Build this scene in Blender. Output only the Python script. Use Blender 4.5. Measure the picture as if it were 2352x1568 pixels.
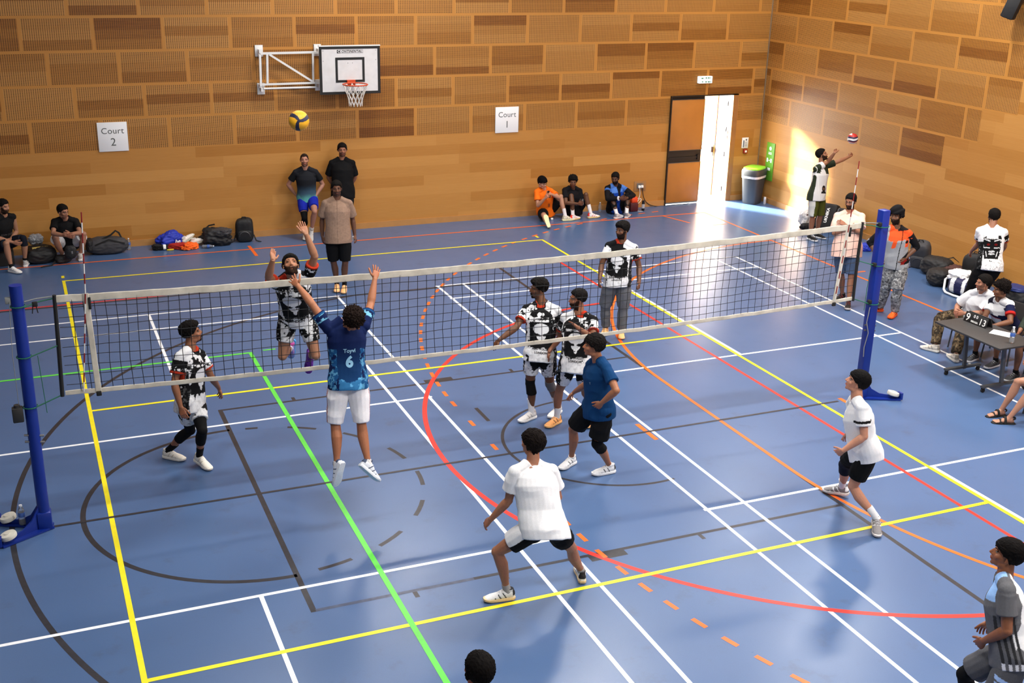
import bpy, bmesh, math, random
import numpy as np
from mathutils import Vector, Matrix, noise
from mathutils.bvhtree import BVHTree

for o in list(bpy.data.objects):
    bpy.data.objects.remove(o)
SC = bpy.context.scene
COL = SC.collection
PI = math.pi
rnd = random.Random(7)

# ------------------------------------------------------------------ camera
CAM = np.array([-0.4441, -11.4304, 5.8416])
YAW, PITCH, ROLL, FPX = 0.407853, 0.342224, 0.023893, 2666.07
ca, sa, cb, sb, cc, sc_ = math.cos(YAW), math.sin(YAW), math.cos(PITCH), math.sin(PITCH), math.cos(ROLL), math.sin(ROLL)
_f = Vector((sa * cb, ca * cb, -sb)); _r0 = Vector((ca, -sa, 0)); _u0 = _r0.cross(_f)
_r = cc * _r0 + sc_ * _u0; _u = -sc_ * _r0 + cc * _u0
cd = bpy.data.cameras.new('camera'); cam = bpy.data.objects.new('camera', cd); COL.objects.link(cam)
cd.sensor_width = 36.0; cd.lens = FPX / 2352 * 36.0; cd.clip_start = 0.05; cd.clip_end = 300
m = Matrix.Identity(4)
for i in range(3):
    m[i][0] = _r[i]; m[i][1] = _u[i]; m[i][2] = -_f[i]; m[i][3] = CAM[i]
cam.matrix_world = m
SC.camera = cam

# ------------------------------------------------------------------ world, sun, hall lamps, exposure
SC.view_settings.view_transform = 'Standard'; SC.view_settings.look = 'None'
SC.view_settings.exposure = 0.0; SC.view_settings.gamma = 1.0; SC.view_settings.use_curve_mapping = False
w = bpy.data.worlds.new('world'); SC.world = w; w.use_nodes = True
wn = w.node_tree.nodes['Background']; wn.inputs[0].default_value = (0.93, 0.97, 1.0, 1); wn.inputs[1].default_value = 32.0

def light(name, kind, loc, energy, color=(1, 1, 1), rot=(0, 0, 0), **k):
    d = bpy.data.lights.new(name, kind); d.energy = energy; d.color = color
    for a, b in k.items(): setattr(d, a, b)
    o = bpy.data.objects.new(name, d); o.location = loc; o.rotation_euler = rot; COL.objects.link(o); return o
# low sun through the open door
sd = Vector((1.13, -1.75, -0.80)).normalized()
sun = light('sun', 'SUN', (10, 18, 6), 78.0, (1.0, 0.92, 0.78), angle=math.radians(9.0))
sun.rotation_euler = sd.to_track_quat('-Z', 'Y').to_euler()
# daylight portal in the doorway
pt = light('door_daylight', 'AREA', (14.14, 11.02, 1.22), 1.0, shape='RECTANGLE', size=0.74, size_y=2.42, rot=(math.radians(-90), 0, 0))
pt.data.cycles.is_portal = True
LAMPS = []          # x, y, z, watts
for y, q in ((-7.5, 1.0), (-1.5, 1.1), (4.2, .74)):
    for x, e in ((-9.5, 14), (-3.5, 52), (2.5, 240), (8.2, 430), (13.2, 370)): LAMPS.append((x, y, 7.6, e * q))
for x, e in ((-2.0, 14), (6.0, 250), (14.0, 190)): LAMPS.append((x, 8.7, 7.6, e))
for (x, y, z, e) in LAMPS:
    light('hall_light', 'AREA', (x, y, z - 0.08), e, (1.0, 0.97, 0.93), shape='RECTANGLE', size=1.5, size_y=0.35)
SC.cycles.max_bounces = 6; SC.cycles.diffuse_bounces = 4; SC.cycles.glossy_bounces = 3; SC.cycles.transmission_bounces = 6
SC.cycles.transparent_max_bounces = 6; SC.cycles.caustics_reflective = False; SC.cycles.caustics_refractive = False
SC.cycles.sample_clamp_indirect = 6.0; SC.cycles.use_denoising = True

# ------------------------------------------------------------------ materials
def lin(c):
    return tuple((v / 12.92 if v <= 0.04045 else ((v + 0.055) / 1.055) ** 2.4) for v in c)
def hexc(r, g, b): return lin((r / 255, g / 255, b / 255))
MATS = {}
def alb(c):
    c = np.asarray(c, float); t = np.clip((np.max(c, axis=-1, keepdims=True) - .42) / .36, 0, 1); return c * (.70 + .30 * t * t * (3 - 2 * t))
def mat(name, color=(.5, .5, .5), rough=.6, metal=0.0, nscale=0, namt=0.0, bump=0.0, spec=None, attr=False, trans=0.0, emit=0.0, alpha=None):
    if name in MATS: return MATS[name]
    color = tuple(float(q) for q in alb(color[:3]))
    M = bpy.data.materials.new(name); M.use_nodes = True; nt = M.node_tree; b = nt.nodes['Principled BSDF']
    b.inputs['Roughness'].default_value = rough; b.inputs['Metallic'].default_value = metal
    b.inputs['Base Color'].default_value = (*color[:3], 1)
    if spec is not None: b.inputs['Specular IOR Level'].default_value = spec
    if trans: b.inputs['Transmission Weight'].default_value = trans
    if emit:
        b.inputs['Emission Color'].default_value = (*color[:3], 1); b.inputs['Emission Strength'].default_value = emit
    src = None
    if attr:
        a = nt.nodes.new('ShaderNodeAttribute'); a.attribute_name = 'col'; src = a.outputs['Color']
    if nscale:
        tc = nt.nodes.new('ShaderNodeTexCoord'); n = nt.nodes.new('ShaderNodeTexNoise'); n.inputs['Scale'].default_value = nscale
        n.inputs['Detail'].default_value = 4.0; nt.links.new(tc.outputs['Object'], n.inputs['Vector'])
        r = nt.nodes.new('ShaderNodeMapRange'); r.inputs['From Min'].default_value = .25; r.inputs['From Max'].default_value = .75
        r.inputs['To Min'].default_value = 1 - namt; r.inputs['To Max'].default_value = 1 + namt; nt.links.new(n.outputs['Fac'], r.inputs['Value'])
        mx = nt.nodes.new('ShaderNodeMix'); mx.data_type = 'RGBA'; mx.blend_type = 'MULTIPLY'; mx.inputs['Factor'].default_value = 1
        if src: nt.links.new(src, mx.inputs[6])
        else: mx.inputs[6].default_value = (*color[:3], 1)
        nt.links.new(r.outputs['Result'], mx.inputs[7]); src = mx.outputs[2]
        if bump:
            bp = nt.nodes.new('ShaderNodeBump'); bp.inputs['Strength'].default_value = bump; bp.inputs['Distance'].default_value = 0.01
            nt.links.new(n.outputs['Fac'], bp.inputs['Height']); nt.links.new(bp.outputs['Normal'], b.inputs['Normal'])
    if src: nt.links.new(src, b.inputs['Base Color'])
    MATS[name] = M; return M

class NT:
    """tiny node helper"""
    def __init__(s, M): s.nt = M.node_tree
    def n(s, t, **k):
        x = s.nt.nodes.new(t)
        for a, b in k.items(): setattr(x, a, b)
        return x
    def l(s, a, b): s.nt.links.new(a, b)
    def val(s, x, sock):
        if isinstance(x, (int, float)): sock.default_value = x
        else: s.l(x, sock)
    def m(s, op, a, b=0.0, c=0.0):
        x = s.n('ShaderNodeMath', operation=op); s.val(a, x.inputs[0]); s.val(b, x.inputs[1]); s.val(c, x.inputs[2]); return x.outputs[0]
    def mix(s, f, a, b, blend='MIX'):
        x = s.n('ShaderNodeMix', data_type='RGBA', blend_type=blend); s.val(f, x.inputs[0])
        for v, i in ((a, 6), (b, 7)):
            if isinstance(v, tuple): x.inputs[i].default_value = (*v[:3], 1)
            else: s.l(v, x.inputs[i])
        return x.outputs[2]

def wall_material(name, axis, off, perf):
    """perforated plywood panels 1.2 x 0.6 m above 1.82 m, plain veneer planks below; axis 0: runs along X, 1: along Y"""
    M = bpy.data.materials.new(name); M.use_nodes = True; h = NT(M); b = M.node_tree.nodes['Principled BSDF']
    tc = h.n('ShaderNodeTexCoord'); sp = h.n('ShaderNodeSeparateXYZ'); h.l(tc.outputs['Object'], sp.inputs[0])
    u = sp.outputs[axis]; z = sp.outputs[2]
    if perf:
        row = h.m('FLOOR', h.m('DIVIDE', h.m('SUBTRACT', z, 1.82), 0.595))
        uu = h.m('SUBTRACT', u, h.m('SUBTRACT', off, h.m('MULTIPLY', row, 0.395)))
        col = h.m('FLOOR', h.m('DIVIDE', uu, 1.2)); pu = h.m('SUBTRACT', uu, h.m('MULTIPLY', col, 1.2))
        pz = h.m('SUBTRACT', h.m('SUBTRACT', z, 1.82), h.m('MULTIPLY', row, 0.595))
        # veneer strips of unequal height inside each panel
        br = h.n('ShaderNodeTexWhiteNoise', noise_dimensions='2D'); cx = h.n('ShaderNodeCombineXYZ'); h.l(col, cx.inputs[0]); h.l(row, cx.inputs[1]); h.l(cx.outputs[0], br.inputs['Vector'])
        s1 = h.m('ADD', 0.14, h.m('MULTIPLY', br.outputs['Value'], 0.14)); s2 = h.m('ADD', s1, 0.17)
        k = h.m('ADD', h.m('GREATER_THAN', pz, s1), h.m('GREATER_THAN', pz, s2))
        w2 = h.n('ShaderNodeTexWhiteNoise', noise_dimensions='3D'); c2 = h.n('ShaderNodeCombineXYZ'); h.l(col, c2.inputs[0]); h.l(row, c2.inputs[1]); h.l(k, c2.inputs[2]); h.l(c2.outputs[0], w2.inputs['Vector'])
        tone = w2.outputs['Value']
    else:
        row = h.m('FLOOR', h.m('DIVIDE', z, 0.203)); rw = h.n('ShaderNodeTexWhiteNoise', noise_dimensions='1D'); h.l(row, rw.inputs['W'])
        uu = h.m('ADD', u, h.m('MULTIPLY', rw.outputs['Value'], 7.0)); col = h.m('FLOOR', h.m('DIVIDE', uu, 2.4))
        w2 = h.n('ShaderNodeTexWhiteNoise', noise_dimensions='2D'); c2 = h.n('ShaderNodeCombineXYZ'); h.l(col, c2.inputs[0]); h.l(row, c2.inputs[1]); h.l(c2.outputs[0], w2.inputs['Vector'])
        tone = h.m('ADD', .26, h.m('MULTIPLY', w2.outputs['Value'], .74))
    # grain
    mp = h.n('ShaderNodeMapping'); mp.inputs['Scale'].default_value = (1.2, 1.2, 26) ; h.l(tc.outputs['Object'], mp.inputs['Vector'])
    gn = h.n('ShaderNodeTexNoise'); gn.inputs['Scale'].default_value = 2.2; gn.inputs['Detail'].default_value = 5; h.l(mp.outputs[0], gn.inputs['Vector'])
    ramp = h.n('ShaderNodeValToRGB'); e = ramp.color_ramp.elements
    e[0].position = 0.0; e[0].color = (*WOOD[0], 1); e[1].position = 1.0; e[1].color = (*WOOD[2], 1)
    x = ramp.color_ramp.elements.new(0.3); x.color = (*WOOD[1], 1)
    t2 = h.m('ADD', h.m('MULTIPLY', h.m('POWER', tone, 0.75), 0.86), h.m('MULTIPLY', h.m('SUBTRACT', gn.outputs['Fac'], .45), 0.3)); h.l(t2, ramp.inputs[0])
    c = ramp.outputs['Color']
    if perf:
        # slots
        px, pzz = 0.0363, 0.0196
        fu = h.m('FRACT', h.m('DIVIDE', pu, px)); fz = h.m('FRACT', h.m('DIVIDE', pz, pzz))
        slot = h.m('MULTIPLY', h.m('LESS_THAN', h.m('ABSOLUTE', h.m('SUBTRACT', fu, .5)), 0.285), h.m('LESS_THAN', h.m('ABSOLUTE', h.m('SUBTRACT', fz, .5)), 0.255))
        inu = h.m('LESS_THAN', h.m('ABSOLUTE', h.m('SUBTRACT', pu, 0.6)), 0.572); inz = h.m('LESS_THAN', h.m('ABSOLUTE', h.m('SUBTRACT', pz, 0.2975)), 0.272)
        field = h.m('MULTIPLY', inu, inz); slot = h.m('MULTIPLY', slot, field)
        edge = h.m('SUBTRACT', 1.0, field)
        c = h.mix(edge, c, EDGE); c = h.mix(slot, c, (0.035, 0.016, 0.006))
    h.l(c, b.inputs['Base Color']); b.inputs['Roughness'].default_value = 0.45; b.inputs['Specular IOR Level'].default_value = 0.3
    return M
WOOD = [tuple(q * .74 for q in hexc(*c)) for c in ((146, 87, 28), (187, 125, 53), (220, 160, 86))]; EDGE = tuple(q * .74 for q in hexc(204, 141, 66))

def floor_material():
    M = bpy.data.materials.new('blue_vinyl'); M.use_nodes = True; h = NT(M); b = M.node_tree.nodes['Principled BSDF']
    tc = h.n('ShaderNodeTexCoord')
    n1 = h.n('ShaderNodeTexNoise'); n1.inputs['Scale'].default_value = 0.55; n1.inputs['Detail'].default_value = 5; h.l(tc.outputs['Object'], n1.inputs['Vector'])
    n2 = h.n('ShaderNodeTexNoise'); n2.inputs['Scale'].default_value = 90; n2.inputs['Detail'].default_value = 2; h.l(tc.outputs['Object'], n2.inputs['Vector'])
    n3 = h.n('ShaderNodeTexNoise'); n3.inputs['Scale'].default_value = 2.4; n3.inputs['Detail'].default_value = 7; n3.inputs['Roughness'].default_value = .65; h.l(tc.outputs['Object'], n3.inputs['Vector'])
    base = h.mix(n1.outputs['Fac'], hexc(65, 90, 128), hexc(79, 105, 145))
    st = h.m('MULTIPLY', h.m('SMOOTH_MIN', h.m('MAXIMUM', h.m('SUBTRACT', n3.outputs['Fac'], .585), 0.0), .12, .02), 2.6)
    base = h.mix(st, base, hexc(62, 66, 78))
    sp = h.m('ADD', .93, h.m('MULTIPLY', n2.outputs['Fac'], .14))
    cx = h.n('ShaderNodeCombineColor'); h.l(sp, cx.inputs[0]); h.l(sp, cx.inputs[1]); h.l(sp, cx.inputs[2])
    c = h.mix(1.0, base, cx.outputs[0], 'MULTIPLY'); h.l(c, b.inputs['Base Color'])
    rr = h.m('ADD', 0.24, h.m('MULTIPLY', n3.outputs['Fac'], .12)); h.l(rr, b.inputs['Roughness']); b.inputs['Specular IOR Level'].default_value = 0.42
    return M
def paint(name, c, amt=.06): return mat(name, c, .36, 0, 14, amt, spec=.4)

# ------------------------------------------------------------------ mesh helpers
def link(name, me, parent=None):
    o = bpy.data.objects.new(name, me); COL.objects.link(o)
    if parent is not None: o.parent = parent
    return o
def tag(o, label, cat, group=None, kind=None):
    if label: o['label'] = label
    if cat: o['category'] = cat
    if group: o['group'] = group
    if kind: o['kind'] = kind
    return o
def struct(o): o['kind'] = 'structure'; return o
def empty(name, loc, label, cat, group=None):
    o = bpy.data.objects.new(name, None); COL.objects.link(o); o.location = loc; o.empty_display_size = .1
    return tag(o, label, cat, group)

V3 = lambda *a: np.array(a, float)
def unit(v):
    v = np.asarray(v, float); n = np.linalg.norm(v); return v / n if n > 1e-9 else v
def perp(d):
    d = unit(d); a = V3(0, 0, 1) if abs(d[2]) < .9 else V3(1, 0, 0); x = unit(np.cross(a, d)); return x, np.cross(d, x)

class MB:
    """collects closed shapes into one mesh"""
    def __init__(s): s.v = []; s.f = []; s.mi = []; s.cur = 0
    def add(s, vs, fs):
        b = len(s.v); s.v += [tuple(map(float, p)) for p in vs]; s.f += [tuple(b + i for i in q) for q in fs]; s.mi += [s.cur] * len(fs); return s
    def box(s, c, d, R=None):
        c = np.asarray(c, float); d = np.asarray(d, float) / 2
        vs = []
        for x in (-1, 1):
            for y in (-1, 1):
                for z in (-1, 1):
                    p = V3(x, y, z) * d; vs.append(c + (R @ p if R is not None else p))
        return s.add(vs, [(0, 1, 3, 2), (4, 6, 7, 5), (0, 4, 5, 1), (2, 3, 7, 6), (0, 2, 6, 4), (1, 5, 7, 3)])
    def bbox(s, c, d, r=.01, R=None, n=2):
        """box with rounded vertical and horizontal edges, built from bmesh bevel"""
        bm = bmesh.new(); bmesh.ops.create_cube(bm, size=1)
        for q in bm.verts: q.co = Vector((q.co.x * d[0], q.co.y * d[1], q.co.z * d[2]))
        bmesh.ops.bevel(bm, geom=list(bm.edges), offset=r, segments=n, profile=.5, affect='EDGES')
        bm.verts.index_update(); c = np.asarray(c, float)
        vs = [c + (R @ np.array(q.co) if R is not None else np.array(q.co)) for q in bm.verts]; fs = [[x.index for x in q.verts] for q in bm.faces]
        bm.free(); return s.add(vs, fs)
    def loft(s, rings, n=16, cap=True, ex=None):
        """rings: (centre, ax, bx) vectors with lengths = radii; ex: superellipse exponent"""
        vs = []; fs = []
        for (c, a, b) in rings:
            c = np.asarray(c, float)
            for i in range(n):
                t = 2 * PI * i / n; x, y = math.cos(t), math.sin(t)
                if ex: x = math.copysign(abs(x) ** (2 / ex), x); y = math.copysign(abs(y) ** (2 / ex), y)
                vs.append(c + a * x + b * y)
        R = len(rings)
        for k in range(R - 1):
            for i in range(n):
                j = (i + 1) % n; fs.append((k * n + i, k * n + j, (k + 1) * n + j, (k + 1) * n + i))
        if cap:
            fs.append(tuple(reversed(range(n)))); fs.append(tuple((R - 1) * n + i for i in range(n)))
        return s.add(vs, fs)
    def tube(s, pts, r, n=8, cap=True):
        """round tube along a polyline; r number or list"""
        pts = [np.asarray(p, float) for p in pts]; rs = r if isinstance(r, (list, tuple)) else [r] * len(pts)
        d0 = unit(pts[1] - pts[0]); x, y = perp(d0); rings = []
        for i, p in enumerate(pts):
            d = unit(pts[min(i + 1, len(pts) - 1)] - pts[max(i - 1, 0)])
            x = unit(x - d * (x @ d)); y = np.cross(d, x); rings.append((p, x * rs[i], y * rs[i]))
        return s.loft(rings, n, cap)
    def bar(s, a, b, w, h, up=(0, 0, 1)):
        a = np.asarray(a, float); b = np.asarray(b, float); d = unit(b - a); x = np.cross(d, np.asarray(up, float))
        x = unit(x) if np.linalg.norm(x) > 1e-6 else perp(d)[0]; y = np.cross(x, d)
        vs = [p + x * w / 2 * i + y * h / 2 * j for p in (a, b) for (i, j) in ((-1, -1), (1, -1), (1, 1), (-1, 1))]
        return s.add(vs, [(0, 1, 2, 3)[::-1], (4, 5, 6, 7), (0, 1, 5, 4), (1, 2, 6, 5), (2, 3, 7, 6), (3, 0, 4, 7)])
    def ball(s, c, r, R=None, nu=16, nv=10):
        c = np.asarray(c, float); r = np.asarray(r if hasattr(r, '__len__') else (r, r, r), float)
        vs = [V3(0, 0, 1)]; fs = []
        for k in range(1, nv):
            for i in range(nu):
                a = PI * k / nv; t = 2 * PI * i / nu; vs.append(V3(math.sin(a) * math.cos(t), math.sin(a) * math.sin(t), math.cos(a)))
        vs.append(V3(0, 0, -1))
        for i in range(nu): fs.append((0, 1 + i, 1 + (i + 1) % nu))
        for k in range(nv - 2):
            for i in range(nu):
                a = 1 + k * nu; j = (i + 1) % nu; fs.append((a + i, a + nu + i, a + nu + j, a + j))
        a = 1 + (nv - 2) * nu; e = len(vs) - 1
        for i in range(nu): fs.append((a + i, e, a + (i + 1) % nu))
        vs = [c + (R @ (p * r) if R is not None else p * r) for p in vs]
        return s.add(vs, fs)
    def lathe(s, c, prof, n=20, axis=None):
        """prof: (radius, height) from bottom to top"""
        A = V3(0, 0, 1) if axis is None else unit(axis); x, y = perp(A); c = np.asarray(c, float)
        return s.loft([(c + A * h, x * max(r, 1e-4), y * max(r, 1e-4)) for r, h in prof], n)
    def mesh(s, name, mats, smooth=True, off=None):
        me = bpy.data.meshes.new(name); vs = s.v if off is None else [tuple(np.array(p) - off) for p in s.v]
        me.from_pydata(vs, [], s.f)
        for M in (mats if isinstance(mats, (list, tuple)) else [mats]): me.materials.append(M)
        if any(s.mi): me.polygons.foreach_set('material_index', s.mi)
        bm = bmesh.new(); bm.from_mesh(me); bmesh.ops.recalc_face_normals(bm, faces=bm.faces); bm.to_mesh(me); bm.free()
        if smooth:
            me.shade_smooth()
            try: me.set_sharp_from_angle(angle=math.radians(38))
            except Exception: pass
        me.update(); return me
    def obj(s, name, mats, parent=None, smooth=True):
        off = np.array(parent_loc(parent)) if parent is not None else None
        return link(name, s.mesh(name, mats, smooth, off), parent)
    def top(s, name, mats, loc, label, cat, group=None, smooth=True):
        o = link(name, s.mesh(name, mats, smooth, np.asarray(loc, float))); o.location = loc; return tag(o, label, cat, group)
def parent_loc(p):
    t = Vector((0, 0, 0))
    while p is not None: t = t + p.location; p = p.parent
    return t
def rotz(a): c, s = math.cos(a), math.sin(a); return np.array([[c, -s, 0], [s, c, 0], [0, 0, 1.]])
def rotx(a): c, s = math.cos(a), math.sin(a); return np.array([[1, 0, 0], [0, c, -s], [0, s, c.real]])
def roty(a): c, s = math.cos(a), math.sin(a); return np.array([[c, 0, s], [0, 1, 0], [-s, 0, c]])

def text_mesh(s, size, bold=0.0, extrude=0.0, shear=0.0, spacing=1.0, align='CENTER'):
    cu = bpy.data.curves.new('t', 'FONT'); cu.body = s; cu.size = size; cu.align_x = align; cu.align_y = 'CENTER'
    cu.offset = bold; cu.extrude = extrude; cu.shear = shear; cu.space_character = spacing; cu.resolution_u = 4
    o = bpy.data.objects.new('t', cu); COL.objects.link(o); dg = bpy.context.evaluated_depsgraph_get(); dg.update()
    me = bpy.data.meshes.new_from_object(o.evaluated_get(dg)); bpy.data.objects.remove(o); bpy.data.curves.remove(cu); return me
def text_on(name, s, size, origin, right, up, material, parent, **k):
    """flat lettering lying in the plane (right, up) at origin (world)"""
    me = text_mesh(s, size, **k); o0 = np.array(parent_loc(parent)); R = unit(right); U = unit(up); N = np.cross(R, U); og = np.asarray(origin, float)
    for v in me.vertices:
        c = v.co; v.co = Vector(og + R * c.x + U * c.y + N * c.z - o0)
    me.materials.clear(); me.materials.append(material); me.name = name
    return link(name, me, parent)

# ------------------------------------------------------------------ the hall
X0, X1, Y0, Y1, ZC = -17.0, 15.33, -13.5, 10.95, 8.2
LT = []
def quadf(mb, pts, z):
    mb.add([(p[0], p[1], z) for p in pts], [tuple(range(len(pts)))])
FL = MB(); FL.cur = 0; quadf(FL, [(X0, Y0), (X1, Y0), (X1, Y1), (X0, Y1)], 0.0)
FL.cur = 0
LINE_COL = dict(white=1, yellow=2, red=3, orange=4, green=5, dark=6, faint=7)
_z = [0.0006]
def hl(col, y, xa, xb, w=.05, z=None):
    FL.cur = LINE_COL[col]; quadf(FL, [(xa, y - w / 2), (xb, y - w / 2), (xb, y + w / 2), (xa, y + w / 2)], (z or ZL[col]) + .00013)
def vl(col, x, ya, yb, w=.05, z=None):
    FL.cur = LINE_COL[col]; quadf(FL, [(x - w / 2, ya), (x + w / 2, ya), (x + w / 2, yb), (x - w / 2, yb)], z or ZL[col])
def arc(col, cx, cy, r, a0, a1, w=.05, n=48, dash=None):
    FL.cur = LINE_COL[col]; a0, a1 = math.radians(a0), math.radians(a1)
    segs = []
    if dash:
        on, gap = dash; t = a0; da = on / r; dg = gap / r
        while t < a1: segs.append((t, min(t + da, a1))); t += da + dg
        m = 3
    else: segs = [(a0, a1)]; m = n
    for (s, e) in segs:
        for k in range(m):
            t, u = s + (e - s) * k / m, s + (e - s) * (k + 1) / m
            P = lambda rr, q: (cx + rr * math.cos(q), cy + rr * math.sin(q))
            quadf(FL, [P(r - w / 2, t), P(r + w / 2, t), P(r + w / 2, u), P(r - w / 2, u)], ZL[col])
ZL = dict(dark=.0006, faint=.0006, red=.0012, orange=.0018, white=.0009, green=.0024, yellow=.0021)
# badminton (white)
for (xl, xr) in ((-1.9, 4.2), (5.93, 12.0)):
    for y in (1.98, -2.03, 5.92, 6.66): hl('white', y, xl - .02, xr + .02, .042)
    for y in (-5.92, -6.66): hl('white', y, xl, xr, .042)
for x in (3.73, 4.18, 5.95, 6.42, 11.53, 12.0): vl('white', x, -6.68, 6.68, .042)
vl('white', 1.16, 1.98, 6.66, .042); vl('white', 1.16, -6.66, -2.03, .042)
vl('white', 9.03, 1.98, 6.66, .042); vl('white', 9.03, -6.66, -2.03, .042)
# volleyball (yellow)
vl('yellow', .025, -9, 9, .05); vl('yellow', 8.975, -9, 9, .05)
for y in (8.975, 2.975, -2.975, -8.975): hl('yellow', y, 0, 9, .05)
vl('yellow', .025, 9.16, 9.30, .05); vl('yellow', 8.975, 9.16, 9.30, .05)
hl('dark', 0.0, -.55, 9.25, .04, .0027)
# red five-a-side
vl('red', 8.62, -9, 7.62, .05); hl('red', 7.6, X0, 8.64, .05); arc('red', 8.62, 0, 4.9, 92, 268, .06, 90)
# basketball (dark)
hl('dark', 7.53, X0, 7.42, .05); vl('dark', 7.4, -7.5, 7.53, .055)
vl('dark', 1.55, -2.47, 2.47, .055); hl('dark', 2.45, 1.53, 7.4, .045); hl('dark', -2.45, 3.1, 7.4, .045); hl('faint', -2.45, 1.57, 3.1, .045)
arc('dark', 1.55, 0, 1.8, 90, 270, .055, 60)
arc('dark', 1.55, 0, 1.78, -83, 84, .05, dash=(.36, .36))
arc('dark', 5.825, 0, 6.75, 101.5, 258.5, .055, 120); hl('dark', 6.6, 4.48, 7.4, .05)
arc('dark', 5.78, 0, 1.27, 80, 280, .04, 50)
for s in (1, -1):
    FL.cur = 6; quadf(FL, [(4.30, s * 2.47), (4.70, s * 2.47), (4.70, s * 2.57), (4.30, s * 2.57)], .0007)
    for x in (2.5, 3.4, 5.58): vl('dark', x, s * 2.52 - .05, s * 2.52 + .05, .045)
hl('dark', 1.2, 4.6, 4.65, .45)
# handball (orange)
hl('orange', 10.05, X0, 13.42, .05); vl('orange', 13.4, -9, 10.05, .05)
vl('orange', 7.4, -1.5, 1.5, .05); arc('orange', 13.4, 1.5, 6.0, 90, 180, .05, 60); arc('orange', 13.4, -1.5, 6.0, 180, 270, .05, 60)
arc('orange', 13.4, 1.5, 9.0, 96, 180, .05, dash=(.17, .19)); arc('orange', 13.4, -1.5, 9.0, 181, 262, .05, dash=(.17, .19))
for k in range(4): vl('orange', 4.4, -1.35 + k * .75, -1.18 + k * .75, .05)
vl('orange', 6.34, -.25, .25, .06); vl('orange', 9.33, -.08, .08, .06); vl('orange', 3.42, 9.55, 10.3, .06)
FL.cur = 4; quadf(FL, [(12.32, 10.03), (12.37, 10.03), (12.60, 9.3), (12.55, 9.3)], .0018); hl('orange', 8.98, 12.95, 13.3, .05)
hl('orange', 5.02, 13.5, 13.75, .05)
# green
vl('green', 2.31, -9, 4.44, .055); hl('green', 4.42, X0, 2.33, .05); hl('green', 4.46, 2.5, 2.68, .04)
FLOOR_M = [floor_material(), paint('line_white', hexc(238, 240, 242)), paint('line_yellow', hexc(238, 222, 40)), paint('line_red', hexc(214, 52, 44)),
           paint('line_orange', hexc(236, 104, 36)), paint('line_green', hexc(96, 214, 76)), paint('line_dark', hexc(54, 54, 60), .25), paint('line_faint', hexc(84, 94, 118), .3)]
fo = link('floor', FL.mesh('floor', FLOOR_M, False)); struct(fo)

WP = wall_material('perforated_plywood_far', 0, 0.99, True); WS = wall_material('plain_veneer_far', 0, 0, False)
WPr = wall_material('perforated_plywood_right', 1, 0.345, True); WSr = wall_material('plain_veneer_right', 1, 0, False)
WHITE = mat('white_paint', (.75, .73, .7), .7, 0, 3, .03)
DX0, DX1, DZ = 12.88, 14.63, 2.44          # door opening
T = 0.12
mb = MB()
def wq(x0, z0, x1, z1, mi):
    mb.cur = mi; mb.box(((x0 + x1) / 2, Y1 + T / 2, (z0 + z1) / 2), (x1 - x0, T, z1 - z0))
wq(X0, 0, DX0, 1.82, 1); wq(X0, 1.82, DX0, ZC, 0); wq(DX0, DZ, DX1, ZC, 0); wq(DX1, 0, X1, 1.82, 1); wq(DX1, 1.82, X1, ZC, 0)
struct(link('wall_far', mb.mesh('wall_far', [WP, WS], False)))
mb = MB()
def rq(y0, z0, y1, z1, mi):
    mb.cur = mi; mb.box((X1 + T / 2, (y0 + y1) / 2, (z0 + z1) / 2), (T, y1 - y0, z1 - z0))
rq(Y0, 0, Y1, 1.82, 1)
ends = [5.17, 4.37, 3.57, 2.77, 1.97]; z = 1.82
for e in ends:
    rq(e, z, Y1, z + .595, 0); rq(Y0, z, e, z + .595, 1); z += .595
rq(Y0, z, Y1, ZC, 0)
struct(link('wall_right', mb.mesh('wall_right', [WPr, WSr], False)))
mb = MB(); mb.box((X0 - T / 2, (Y0 + Y1) / 2, ZC / 2), (T, Y1 - Y0, ZC)); struct(link('wall_left', mb.mesh('wall_left', WS, False)))
mb = MB(); mb.box(((X0 + X1) / 2, Y0 - T / 2, ZC / 2), (X1 - X0, T, ZC)); struct(link('wall_near', mb.mesh('wall_near', WHITE, False)))
mb = MB(); mb.box(((X0 + X1) / 2, (Y0 + Y1) / 2, ZC + T / 2), (X1 - X0 + .3, Y1 - Y0 + .3, T)); struct(link('ceiling', mb.mesh('ceiling', WHITE, False)))
# base boards
BB = mat('skirting_ply', hexc(196, 140, 78), .5, 0, 6, .08)
mb = MB(); mb.box(((X0 + DX0) / 2, Y1 - .012, .06), (DX0 - X0, .024, .12)); mb.box(((DX1 + X1) / 2, Y1 - .012, .06), (X1 - DX1, .024, .12)); struct(link('baseboard_far', mb.mesh('baseboard_far', BB, False)))
mb = MB(); mb.box((X1 - .012, (Y0 + Y1) / 2, .06), (.024, Y1 - Y0 - .05, .12)); struct(link('baseboard_right', mb.mesh('baseboard_right', BB, False)))
mb = MB(); mb.box((X1 - .012, Y1 - .012, ZC / 2), (.02, .02, ZC)); struct(link('trim_1', mb.mesh('trim_1', mat('corner_bead', hexc(190, 170, 140), .4, .6), False)))
# lamps on the ceiling
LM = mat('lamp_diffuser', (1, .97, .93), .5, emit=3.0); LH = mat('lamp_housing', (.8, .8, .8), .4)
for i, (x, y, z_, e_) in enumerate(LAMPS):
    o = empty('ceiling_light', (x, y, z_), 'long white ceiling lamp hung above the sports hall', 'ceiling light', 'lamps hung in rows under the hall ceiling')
    b = MB(); b.box((x, y, z_), (1.56, .42, .06)); b.bar((x - .6, y, z_), (x - .6, y, ZC), .01, .01); b.bar((x + .6, y, z_), (x + .6, y, ZC), .01, .01); b.obj('housing', LH, o, False)
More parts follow.
